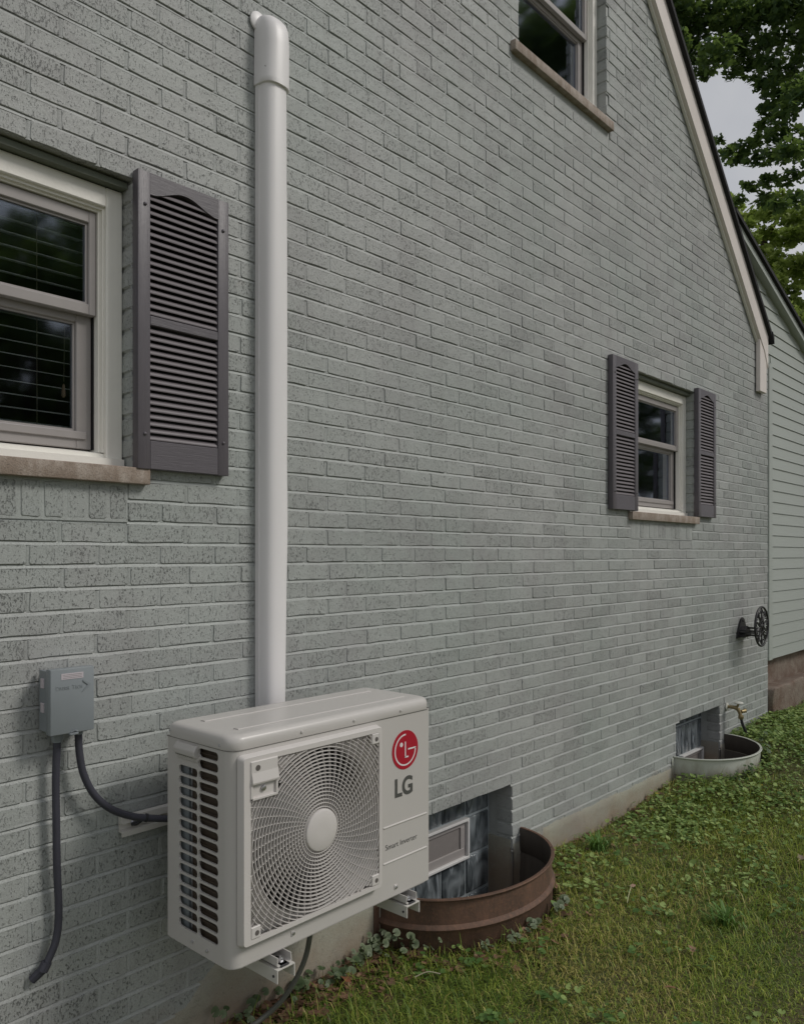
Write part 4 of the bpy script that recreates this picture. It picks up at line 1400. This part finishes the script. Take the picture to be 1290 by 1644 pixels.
# ------------------------------------------------------------------ grass, ivy, leaves
def vnoise(x, y, s, seed=0.0):
    """cheap smooth noise from rotated sines, -1..1"""
    v = np.zeros_like(x)
    for i, (a, f) in enumerate(((0.3, 1.0), (1.9, 1.7), (2.6, 2.9), (0.9, 4.3))):
        v += np.sin((x*math.cos(a) + y*math.sin(a))*s*f + seed*3.1 + i*1.7) * np.sin((x*math.sin(a) - y*math.cos(a))*s*f*.83 + seed + i*2.3)/(1+i*.5)
    return v/2.0

def scatter(n, x0, x1, y0, y1):
    x = rng.uniform(x0, x1, n); y = rng.uniform(y0, y1, n)
    k = ~in_well(x, y, .02)
    return x[k], y[k]

def bare(x, y):
    """1 where soil shows: a strip along the wall near the unit, rims of the wells, odd patches"""
    d = -y
    b = np.exp(-(d/.10)**2)*np.where(x < 2.6, 1.0, .45)
    for cx, a, bb, _, st in WELLS:
        e = np.sqrt(((x-cx)/a)**2 + (y/bb)**2) - 1
        b = np.maximum(b, np.exp(-(e/.10)**2)*(.75 if st == 'rusty' else .3))
    b = np.maximum(b, np.clip(vnoise(x, y, 3.1, 5)*1.2-.55, 0, .7))
    b = np.maximum(b, np.exp(-(((x-7.15)/.35)**2 + ((y+.12)/.16)**2)))
    return np.clip(b, 0, 1)

def grass_blades():
    Vs, Fs, Ts = [], [], []
    off = 0
    zones = [(0.9, 3.6, -3.0, -.02, 15000, .92), (3.6, 5.4, -3.2, -.02, 9500, 1.0), (5.4, 9.5, -3.4, -.02, 4200, 1.2), (-1.5, .9, -3.0, -.02, 900, 1.2), (9.5, 14, -4, -.02, 500, 1.8)]
    for x0, x1, y0, y1, dens, sc in zones:
        n = int((x1-x0)*(y1-y0)*dens)
        x, y = scatter(n, x0, x1, y0, y1)
        # keep what the camera can see plus a margin
        fx, fy = .7433, .669
        Z = x*fx + (y+2.338)*fy; X = x*.669 - (y+2.338)*.7433
        k = (Z > 2.0) & (np.abs(X/np.maximum(Z, .1)) < .75) | (rng.random(len(x)) < .12)
        x, y = x[k], y[k]
        ivy = vnoise(x, y, 1.6, 2) 
        keep = rng.random(len(x)) > bare(x, y)*.93
        x, y = x[keep], y[keep]
        n = len(x)
        pn = vnoise(x, y, 1.9, 1)
        L = rng.gamma(4, .0100, n)*sc*(1 + .75*np.clip(pn, -1, 1))
        L = np.clip(L, .018, .15)
        w = rng.uniform(.0013, .0026, n)*sc
        ang = rng.uniform(0, 2*PI, n)
        lean = rng.beta(2.4, 1.3, n)*1.6
        z = ground_z(x, y) - .004
        dx, dy = np.cos(ang), np.sin(ang)
        px, py = -dy*w, dx*w
        m_ = L*.5
        z1 = z + m_*np.cos(lean*.6); h1 = m_*np.sin(lean*.6)
        z2 = z1 + m_*np.cos(np.minimum(lean*1.5, 2.0)); h2 = h1 + m_*np.sin(np.minimum(lean*1.5, 2.0))
        V = np.empty((n, 5, 3))
        V[:, 0] = np.stack([x-px, y-py, z], 1); V[:, 1] = np.stack([x+px, y+py, z], 1)
        V[:, 2] = np.stack([x+dx*h1-px*.8, y+dy*h1-py*.8, z1], 1); V[:, 3] = np.stack([x+dx*h1+px*.8, y+dy*h1+py*.8, z1], 1)
        V[:, 4] = np.stack([x+dx*h2, y+dy*h2, z2], 1)
        F = np.array([[0, 1, 3], [0, 3, 2], [2, 3, 4]])
        b = (np.arange(n)*5 + off)[:, None, None]
        Fs.append((F[None] + b).reshape(-1, 3)); Vs.append(V.reshape(-1, 3)); off += n*5
        g1, g2 = np.array([.090, .170, .026]), np.array([.39, .45, .075])
        t_ = np.clip(rng.normal(.45 + .3*vnoise(x, y, 2.6, 9), .28, n), 0, 1)[:, None]
        c = g1*(1-t_) + g2*t_
        dry = (rng.random(n) < .08 + .75*np.clip(vnoise(x, y, 1.3, 4)+.08, 0, 1))[:, None]
        c = np.where(dry, np.array([.50, .44, .14])*rng.uniform(.5, 1.15, n)[:, None], c)
        cc = np.repeat(c[:, None], 5, 1)
        Ts.append(cc.reshape(-1, 3))
    me = np_mesh('grass', np.concatenate(Vs), np.concatenate(Fs), M['grass'], np.concatenate(Ts))
    put('grass', me, kind='stuff')
grass_blades()

def leaf_disc(n, lobes=0, fold=.25):
    """round scalloped leaf, fan of triangles, unit radius, stalk notch at -x"""
    pts = [(0, 0, 0)]
    for i in range(n):
        a = -PI + .25 + (2*PI-.5)*i/(n-1)
        r = 1 + (.10*math.cos(a*lobes) if lobes else 0)
        pts.append((r*math.cos(a), r*math.sin(a), fold*abs(math.sin(a))*r))
    F = [(0, i, i+1) for i in range(1, n)]
    return np.array(pts), np.array(F)

def scatter_leaves(name, x, y, h, rad, col, mat, n=7, lobes=0, tiltmax=.7, parent=None):
    P, F = leaf_disc(n, lobes)
    N = len(x)
    ang = rng.uniform(0, 2*PI, N); tilt = rng.uniform(0, tiltmax, N); ta = rng.uniform(0, 2*PI, N)
    ca, sa = np.cos(ang), np.sin(ang)
    V = np.repeat(P[None], N, 0)*rad[:, None, None]
    X = V[..., 0]*ca[:, None] - V[..., 1]*sa[:, None]; Y = V[..., 0]*sa[:, None] + V[..., 1]*ca[:, None]; Z = V[..., 2]
    d = X*np.cos(ta)[:, None] + Y*np.sin(ta)[:, None]
    Z = Z*np.cos(tilt)[:, None] + d*np.sin(tilt)[:, None]
    X = X + x[:, None]; Y = Y + y[:, None]; Z = Z + h[:, None]
    V = np.stack([X, Y, Z], -1)
    V[..., 1] = np.minimum(V[..., 1], -.008)
    k = len(P)
    FF = (F[None] + (np.arange(N)*k)[:, None, None]).reshape(-1, 3)
    T = np.repeat(col[:, None], k, 1).reshape(-1, 3)
    return np_mesh(name, V.reshape(-1, 3), FF, mat, T, smooth=True)

def ground_ivy():
    x, y = scatter(150000, 1.6, 9.2, -3.0, -.02)
    ed = -y
    f = vnoise(x, y, 1.6, 2)*.7 + vnoise(x, y, 5.5, 7)*.45
    near_wall = np.exp(-((ed-.28)/.40)**2)*np.clip((x-3.3)/.9, 0, 1)
    far = np.clip((x-3.9)/1.6, 0, 1)*np.clip((1.9-ed)/1.2, 0, 1)
    dens = np.clip(.06 + f*.75 + near_wall*.4 + far*.65 - .30, 0, 1)
    k = rng.random(len(x)) < dens*.75
    x, y = x[k], y[k]
    N = len(x)
    rad = rng.uniform(.006, .0145, N)*np.where(rng.random(N) < .1, 1.4, 1)
    h = ground_z(x, y) + rng.uniform(.012, .055, N)
    g1, g2 = np.array([.095, .180, .040]), np.array([.34, .44, .14])
    t_ = rng.random(N)[:, None]
    col = g1*(1-t_) + g2*t_
    yl = (rng.random(N) < .006)[:, None]
    col = np.where(yl, np.array([.35, .30, .05]), col)
    put('ground_ivy', scatter_leaves('ground_ivy', x, y, h, rad, col, M['ivy'], 8, 0, .8), kind='stuff')
    print('ivy', N)
    # broadleaf weeds sprinkled through the lawn
    cx_, cy_ = scatter(90, 2.2, 7, -2.4, -.15)
    xs, ys, rs = [], [], []
    for a, b in zip(cx_, cy_):
        n = rng.integers(5, 14)
        xs.append(a + rng.normal(0, .035, n)); ys.append(b + rng.normal(0, .035, n)); rs.append(rng.uniform(.008, .019, n))
    x, y, r_ = map(np.concatenate, (xs, ys, rs))
    k = (y < -.03) & ~in_well(x, y, .03)
    x, y, r_ = x[k], y[k], r_[k]
    t_ = rng.random(len(x))[:, None]
    col = np.array([.06, .13, .03])*(1-t_) + np.array([.16, .26, .07])*t_
    put('lawn_weeds', scatter_leaves('lawn_weeds', x, y, ground_z(x, y)+rng.uniform(.02, .05, len(x)), r_, col, M['ivy'], 9, 5, .5), kind='stuff')
    # brown leaf litter and crumbs of brick along the wall
    x = np.concatenate([rng.uniform(1.6, 2.5, 520), rng.uniform(2.2, 3.8, 120), rng.uniform(3.5, 5.4, 120), rng.uniform(6.8, 7.5, 160)])
    y = -np.abs(rng.normal(.02, .10, len(x))) - .015
    y = np.where((x > 2.4) & (x < 3.6), y - .42*np.sqrt(np.clip(1-((x-2.985)/.54)**2, 0, 1)), y)
    k = ~in_well(x, y, .02); x, y = x[k], y[k]
    t_ = rng.random(len(x))[:, None]
    col = np.array([.10, .055, .035])*(1-t_) + np.array([.30, .17, .11])*t_
    put('leaf_litter', scatter_leaves('leaf_litter', x, y, ground_z(x, y)+rng.uniform(.002, .02, len(x)), rng.uniform(.007, .024, len(x)), col, M['ivy'], 6, 3, .6), kind='stuff')
ground_ivy()

def creeper(label, spots, loc, seed, pale=0.5, rmin=.010, rmax=.019):
    """small trailing plant, each round leaf a part, joined by thin stems"""
    r = random.Random(seed)
    pl = thing('creeping_plant', label, 'plant', loc, )
    var = []
    for i in range(4):
        P, F = leaf_disc(10, 0, .18)
        t_ = i/3
        c0 = np.array([.045, .085, .028])*(1-t_) + np.array([.10, .145, .070])*t_
        c1 = c0*(1-pale) + np.array([.30, .33, .22])*pale
        T = np.repeat(c1[None], len(P), 0); T[0] = c0*.8
        var.append(np_mesh('leaf', P, F, M['ivy'], T, smooth=True))
    st = MB()
    for (x, y, n, sp_, hz) in spots:
        for _ in range(n):
            a, b = x + r.gauss(0, sp_), y + r.gauss(0, sp_*.5)
            b = min(b, -.018)
            if in_well(np.array(a), np.array(b), .02): b -= .06
            if in_well(np.array(a), np.array(b), .015): continue
            gz = float(ground_z(np.array(a), np.array(b)))
            h = gz + r.uniform(.02, hz)
            o = put('leaf', var[r.randrange(4)], pl, loc=(a, b, h))
            s_ = r.uniform(rmin, rmax)
            o.scale = (s_, s_, s_)
            o.rotation_euler = (r.uniform(.1, 1.2), r.uniform(-.6, .3), r.uniform(-.7, .9))
            st.tube([(a + r.uniform(-.02, .02), b + .01, gz), (a, b, h)], .0009, 4, cap=False)
    st.build('stem', M['grassstem'], pl, kind='stuff')
M['grassstem'] = simple('green_stem', (.07, .10, .035), .6)
creeper('pale edged round leaved creeper where the rusty well meets the foundation', [(2.42, -.05, 34, .055, .10), (2.50, -.14, 26, .05, .09), (2.30, -.06, 18, .05, .07)], (2.42, -.06, 0), 1)
creeper('sparse round leaves along the front foot of the rusty well', [(2.66, -.39, 6, .02, .05), (2.80, -.43, 6, .02, .045), (2.95, -.45, 7, .02, .05), (3.16, -.44, 6, .02, .05), (3.27, -.42, 5, .03, .05)], (2.9, -.42, 0), 2)
creeper('low green creeper on the bare soil beside the grey drain hose', [(1.98, -.05, 20, .06, .06), (2.15, -.08, 22, .06, .06), (1.75, -.05, 10, .05, .07), (1.62, -.05, 6, .04, .10)], (1.98, -.05, 0), 3, pale=.15)
creeper('green seedlings against the front of the cream painted well', [(5.72, -.425, 16, .03, .09), (5.55, -.38, 10, .03, .07), (6.15, -.40, 14, .035, .10), (6.33, -.33, 12, .03, .16)], (5.95, -.4, .1), 4, pale=.0, rmin=.010, rmax=.018)

# broad grassy tuft beside the wall, and stray leaves
def tuft(x, y, label, n=46, L0=.16, seed=1):
    r = random.Random(seed)
    m = MB(); z = float(ground_z(np.array(x), np.array(y))) - .005
    for i in range(n):
        a = r.uniform(0, 2*PI); L = L0*r.uniform(.5, 1.1); le = r.uniform(.2, 1.1); w = r.uniform(.003, .006)
        bx_, by_ = x + r.gauss(0, .02), y + r.gauss(0, .02)
        d = (math.cos(a), math.sin(a)); p = (-d[1]*w, d[0]*w)
        c = [(bx_, by_, z), (bx_ + d[0]*L*.35*math.sin(le*.5), by_ + d[1]*L*.35*math.sin(le*.5), z + L*.35), (bx_ + d[0]*L*.8*math.sin(le), by_ + d[1]*L*.8*math.sin(le), z + L*.62*math.cos(le*.6) + .01), (bx_ + d[0]*L*math.sin(le)*1.15, by_ + d[1]*L*math.sin(le)*1.15, z + L*.6*math.cos(le*.85))]
        vs = []
        for k, q in enumerate(c):
            s_ = (1, 1, .7, .08)[k]
            vs += [(q[0]-p[0]*s_, min(q[1]-p[1]*s_, -.008), q[2]), (q[0]+p[0]*s_, min(q[1]+p[1]*s_, -.008), q[2])]
        m.add(vs, [(2*k, 2*k+1, 2*k+3, 2*k+2) for k in range(3)])
    me = m.mesh('weed_tuft', M['ivy']); set_tint(me, (.12, .23, .05))
    return tag(put('weed_tuft', me), label, 'weed')
tuft(3.98, -.20, 'bright green broad bladed tuft close to the wall past the rusty well', 60, .15, 1)
tuft(3.62, -1.02, 'coarse green grass tuft standing in the open lawn', 40, .13, 5)

def dry_leaf(x, y, s_, rot, col, label, curl=.35, lobes=5):
    n = 22
    m = MB()
    z = float(ground_z(np.array(x), np.array(y))) + .035
    vs = [(0, 0, 0)]
    for i in range(n):
        a = 2*PI*i/n
        r_ = 1 - .28*abs(math.sin(a*lobes/2)) + .03*random.uniform(-1, 1)
        vs.append((r_*math.cos(a)*1.25, r_*math.sin(a)*.8, curl*(math.sin(a)**2)*r_ + .06*random.uniform(-1, 1)))
    mt = Matrix.Translation((x, y, z)) @ Matrix.Rotation(rot, 4, 'Z') @ Matrix.Rotation(.25, 4, 'X') @ Matrix.Scale(s_, 4)
    vs2 = [mt @ Vector(v) for v in vs]
    m.add(vs2, [(0, i+1, (i+1) % n + 1) for i in range(n)])
    me = m.mesh('dry_leaf', M['ivy'], smooth=60); set_tint(me, col)
    o = tag(put('dry_leaf', me), label, 'leaf')
    st = MB().tube([mt @ Vector((-1.2, 0, .05)), mt @ Vector((-1.9, .15, -.2))], .0012, 4); st.build('stalk', M['tassel'], o)
    return o
dry_leaf(3.255, -1.019, .024, .5, (.30, .17, .12), 'curled pinkish brown dry leaf on the open lawn, straight in front of the rusty well')
dry_leaf(2.92, -1.071, .021, 2.1, (.26, .14, .08), 'small curled tan dry leaf lying closest to the bottom edge of the lawn')
dry_leaf(2.13, -.125, .026, 1.2, (.27, .11, .06), 'reddish brown dry leaf among the creeper beside the drain hose')
dry_leaf(4.55, -1.08, .030, .1, (.24, .18, .14), 'greyish dry leaf in the ivy farthest across the lawn')
m = MB(); m.tube(spline([(3.60, -.57, .045), (3.56, -.60, .060), (3.50, -.62, .055), (3.44, -.64, .035)], 5), [.0022]*15 + [.0016], 6)
tag(m.build('straw_stalk', simple('pale_straw', (.42, .42, .22), .6)), 'pale bent straw stalk in the grass beyond the rusty well', 'stalk')
m = MB(); m.bbox(3.61, 3.645, -.585, -.565, .035, .041, .002, 1)
tag(m.build('bark_chip', simple('bark_chip_wood', (.34, .22, .16), .8)), 'pinkish bark chip lying at the end of the pale straw', 'bark chip')
m = MB(); m.tube(spline([(2.30, -.33, .03), (2.34, -.36, .045), (2.37, -.40, .04)], 5), .0022, 6)
tag(m.build('straw_stalk', M['cord']), 'short bleached stalk in the grass in front of the concrete under the unit', 'stalk')

# ------------------------------------------------------------------ trees
def tree_leaves(name, clumps, per, size, cols, flat=.6, mat=None, seed=1):
    """five-lobed leaf fans gathered in clumps"""
    g = np.random.default_rng(seed)
    C = np.array(clumps)
    n_each = np.maximum(12, (per*(C[:, 3]/.5)**2)).astype(int)
    idx = np.repeat(np.arange(len(C)), n_each)
    N = len(idx)
    d = g.normal(0, 1, (N, 3)); d /= np.linalg.norm(d, axis=1)[:, None]
    rr = g.random(N)**.45
    P = C[idx, :3] + d*(rr*C[idx, 3]*1.12)[:, None]*np.array([1, 1, flat])
    # leaf shape: maple-like star of 7 points
    a = np.array([-2.6, -1.75, -1.15, -.55, 0, .55, 1.15, 1.75, 2.6])
    r_ = np.array([.55, .95, .42, 1.0, 1.25, 1.0, .42, .95, .55])
    r_ = np.array([.6, 1.0, .45, 1.0, 1.25, 1.0, .45, 1.0, .6])
    a = np.array([-2.5, -1.7, -1.25, -.75, 0, .75, 1.25, 1.7, 2.5])
    base = np.concatenate([[[ -.25, 0, 0]], np.stack([r_*np.cos(a), r_*np.sin(a), .12*np.abs(np.sin(a))], 1)])
    s_ = size*g.uniform(.6, 1.25, N)
    # random frames, mostly facing up with droop
    nrm = np.stack([g.normal(0, .75, N), g.normal(0, .75, N), np.ones(N)], 1); nrm /= np.linalg.norm(nrm, axis=1)[:, None]
    t0 = g.normal(0, 1, (N, 3)); t0 -= (t0*nrm).sum(1)[:, None]*nrm; t0 /= np.linalg.norm(t0, axis=1)[:, None]
    b0 = np.cross(nrm, t0)
    V = P[:, None] + s_[:, None, None]*(base[None, :, 0:1]*t0[:, None] + base[None, :, 1:2]*b0[:, None] + base[None, :, 2:3]*nrm[:, None])
    k = len(base)
    F = np.array([(0, i, i+1) for i in range(1, k-1)])
    FF = (F[None] + (np.arange(N)*k)[:, None, None]).reshape(-1, 3)
    t_ = np.clip(g.normal(.4, .3, N) , 0, 1)[:, None]
    col = np.array(cols[0])*(1-t_) + np.array(cols[1])*t_
    T = np.repeat(col[:, None], k, 1).reshape(-1, 3)
    return np_mesh(name, V.reshape(-1, 3), FF, mat or M['leaf'], T)

DARK=[(18.59,5.65,14.9,0.6),(19.8,5.77,14.95,0.6),(19.61,5.14,15.04,0.64),(20.79,4.96,15.15,0.64),(20.11,5.81,14.4,0.48),(18.1,5.37,13.57,0.36),(18.57,4.6,13.25,0.49),(21.66,5.1,14.91,0.49),(20.01,4.17,14.72,0.57),(20.33,3.7,14.82,0.54),(22.86,4.53,15.65,0.44),(20.92,4.17,13.94,0.34),(22.45,4.22,14.49,0.43),(20.81,4.33,13.48,0.31),(21.65,4.17,13.47,0.42),(20.11,3.54,12.12,0.32),(21.51,4.31,13.06,0.32),(22.15,4.71,13.07,0.26),(21.26,4.05,12.24,0.38),(21.62,4.69,12.44,0.29),(21.12,4.92,12.08,0.32),(18.88,4.5,11.03,0.22),(21.29,5.14,11.93,0.23),(21.12,4.53,11.72,0.32),(20.46,3.88,11.33,0.33),(19.78,3.33,11.04,0.36),(21.86,5.01,14.55,0.3),(20.83,4.29,14.33,0.34),(20.89,5.39,12.45,0.15),(21.13,5.89,14.49,0.27),(21.09,5.15,14.13,0.23),(20.99,6.25,14.41,0.2),(20.16,4.66,10.41,0.18),(21.71,4.88,11.31,0.23),(20.84,4.14,10.94,0.25),(22.79,4.32,11.76,0.33),(22.19,4.72,11.1,0.27),(19.82,3.62,9.84,0.26),(20.19,3.38,10.04,0.26),(20.62,3.29,12.69,0.52),(23.32,3.88,15.58,0.76),(21.53,3.33,11.86,0.62),(22.41,3.27,13.77,0.8),(20.91,3.37,15.11,0.61),(22.2,2.93,15.1,0.94),(21.77,2.83,11.31,0.77),(18.74,6.03,15.83,0.76),(20.09,5.64,16.54,0.95),(20.83,4.82,16.54,0.95),(22.66,4.31,17.45,1.0),(22.66,3.26,17.09,1.13),(24.31,2.6,15.17,1.17),(24.04,2.55,13.05,1.16),(20.25,7.41,17.66,1.01),(19.07,7.18,15.62,0.8),(17.07,6.98,13.92,0.89),(19.2,7.96,17.02,0.99),(20.4,7.12,15.08,0.67),(21.55,5.55,18.62,1.33),(21.52,3.98,17.92,1.26),(23.31,2.68,17.0,1.29)]
LIGHT=[(32.26,8.51,14.58,0.34),(34.77,8.97,15.88,0.47),(34.25,8.2,15.62,0.51),(33.6,7.41,14.94,0.54),(31.81,8.24,13.77,0.34),(35.08,8.75,15.12,0.52),(36.06,8.37,15.05,0.64),(32.22,7.91,13.32,0.39),(35.18,8.36,13.88,0.57),(34.12,7.49,13.13,0.6),(32.69,7.72,12.32,0.44),(33.59,7.48,12.0,0.49),(35.84,7.45,15.13,0.78),(36.41,7.37,13.45,0.89),(31.42,8.57,14.7,0.24),(33.38,9.38,15.93,0.26),(33.59,6.17,14.82,0.96),(35.39,7.69,11.97,0.41),(34.27,6.91,11.3,0.74),(35.39,8.54,12.67,0.26),(34.16,10.43,16.23,1.06),(32.82,9.43,14.0,1.01),(35.11,9.47,13.34,1.06),(34.77,6.25,13.25,1.23),(32.26,7.81,10.54,1.2),(35.2,7.28,10.05,1.27),(34.01,5.63,10.74,1.2),(33.03,7.59,15.66,0.34)]

def limb(mb_, a, b, ra, rb, seed, sag=.25, n=9):
    r = random.Random(seed)
    A, B = Vector(a), Vector(b); L = (B-A).length
    pts, rr = [], []
    for i in range(n):
        t_ = i/(n-1)
        p = A.lerp(B, t_) + Vector((0, 0, 1))*math.sin(PI*t_)*L*sag*.35
        if 0 < i < n-1: p += Vector((r.gauss(0, 1), r.gauss(0, 1), r.gauss(0, 1)))*L*.018
        pts.append(p); rr.append(ra + (rb-ra)*t_**.8)
    mb_.tube(pts, rr, 7)
    return pts

def view_tree(name, label, base, clumps, top, r0, per, size, cols, seed, group=None):
    tr = thing(name, label, 'tree', base, group)
    mb_ = MB()
    B = Vector(base)
    trunk = limb(mb_, base, top, r0, r0*.25, seed, .05, 12)
    r = random.Random(seed)
    for i, c in enumerate(clumps):
        cz = c[2]
        cand = [p for p in trunk if p.z < cz - .3 and p.z > B.z + (top[2]-B.z)*.3] or [trunk[5]]
        s_ = min(cand, key=lambda p: (p - Vector(c[:3])).length + r.random()*2)
        if i % 4 == 1 and c[3] > .3 and cz > 14.2: limb(mb_, s_, c[:3], .035 + .03*c[3], .010, seed*100+i, .3, 10)
    mb_.build('trunk', M['bark'], tr, smooth=60)
    me = tree_leaves('crown', clumps, per, size, cols, seed=seed)
    put('crown', me, tr)
    return tr
view_tree('maple_tree', 'dark leafy maple tree rising highest behind the roof edge', (19.6, 9.2, 0), DARK, (20.2, 6.4, 18), .38, 190, .10, ((.035, .080, .038), (.10, .17, .07)), 11)
view_tree('shade_tree', 'paler yellow green tree low behind the wing roof', (36, 10, 0), LIGHT, (35, 8, 16), .3, 120, .15, ((.18, .25, .06), (.42, .50, .16)), 12)

# two dark bare limbs of the maple crossing the gap in its leaves
def crown_cloud(seed, n, rx, rz, zc_, r0=1.0):
    r = random.Random(seed); out = []
    while len(out) < n:
        p = Vector((r.uniform(-1, 1), r.uniform(-1, 1), r.uniform(-1, 1)))
        if .25 < p.length < 1:
            out.append((p.x*rx, p.y*rx, zc_ + p.z*rz, r0*r.uniform(.7, 1.25)))
    return out
# trees across the lawn: out of the frame, but they stand in the window reflections
cloud = crown_cloud(5, 120, 4.2, 4.4, 8.5, .62)
crown_me = tree_leaves('crown', cloud, 50, .17, ((.03, .065, .025), (.08, .14, .045)), .8, seed=6)
mb_ = MB(); limb(mb_, (0, 0, -.3), (.4, .2, 9.5), .34, .08, 3, .02, 10)
for i in range(14):
    limb(mb_, (.2, .1, 3.5 + i*.38), cloud[i*5][:3], .09, .02, 60+i, .3, 8)
trunk_me = mb_.mesh('trunk', M['bark'], smooth=60)
lab = ['leafy tree across the lawn mirrored in the near window panes', 'leafy tree across the lawn mirrored beside the first one', 'leafy tree far down the lawn mirrored in the farther window',
       'leafy tree at the far end of the lawn mirrored upstairs']
for i, (x, y, s_, rz) in enumerate(((7.6, -15.5, .74, 0), (11.5, -21, .95, 2.1), (35, -13.5, 1.0, 4.0), (29, -15, 1.95, 1.0))):
    tr = thing('yard_tree', lab[i], 'tree', (x, y, -.2), 'trees across the lawn')
    tr.scale = (s_, s_, s_); tr.rotation_euler = (0, 0, rz)
    for nm, me in (('trunk', trunk_me), ('crown', crown_me)):
        o = bpy.data.objects.new(nm, me); COL.objects.link(o); o.parent = tr

print('objects', len(bpy.data.objects), 'tris', sum(len(o.data.polygons) for o in bpy.data.objects if o.type == 'MESH'))
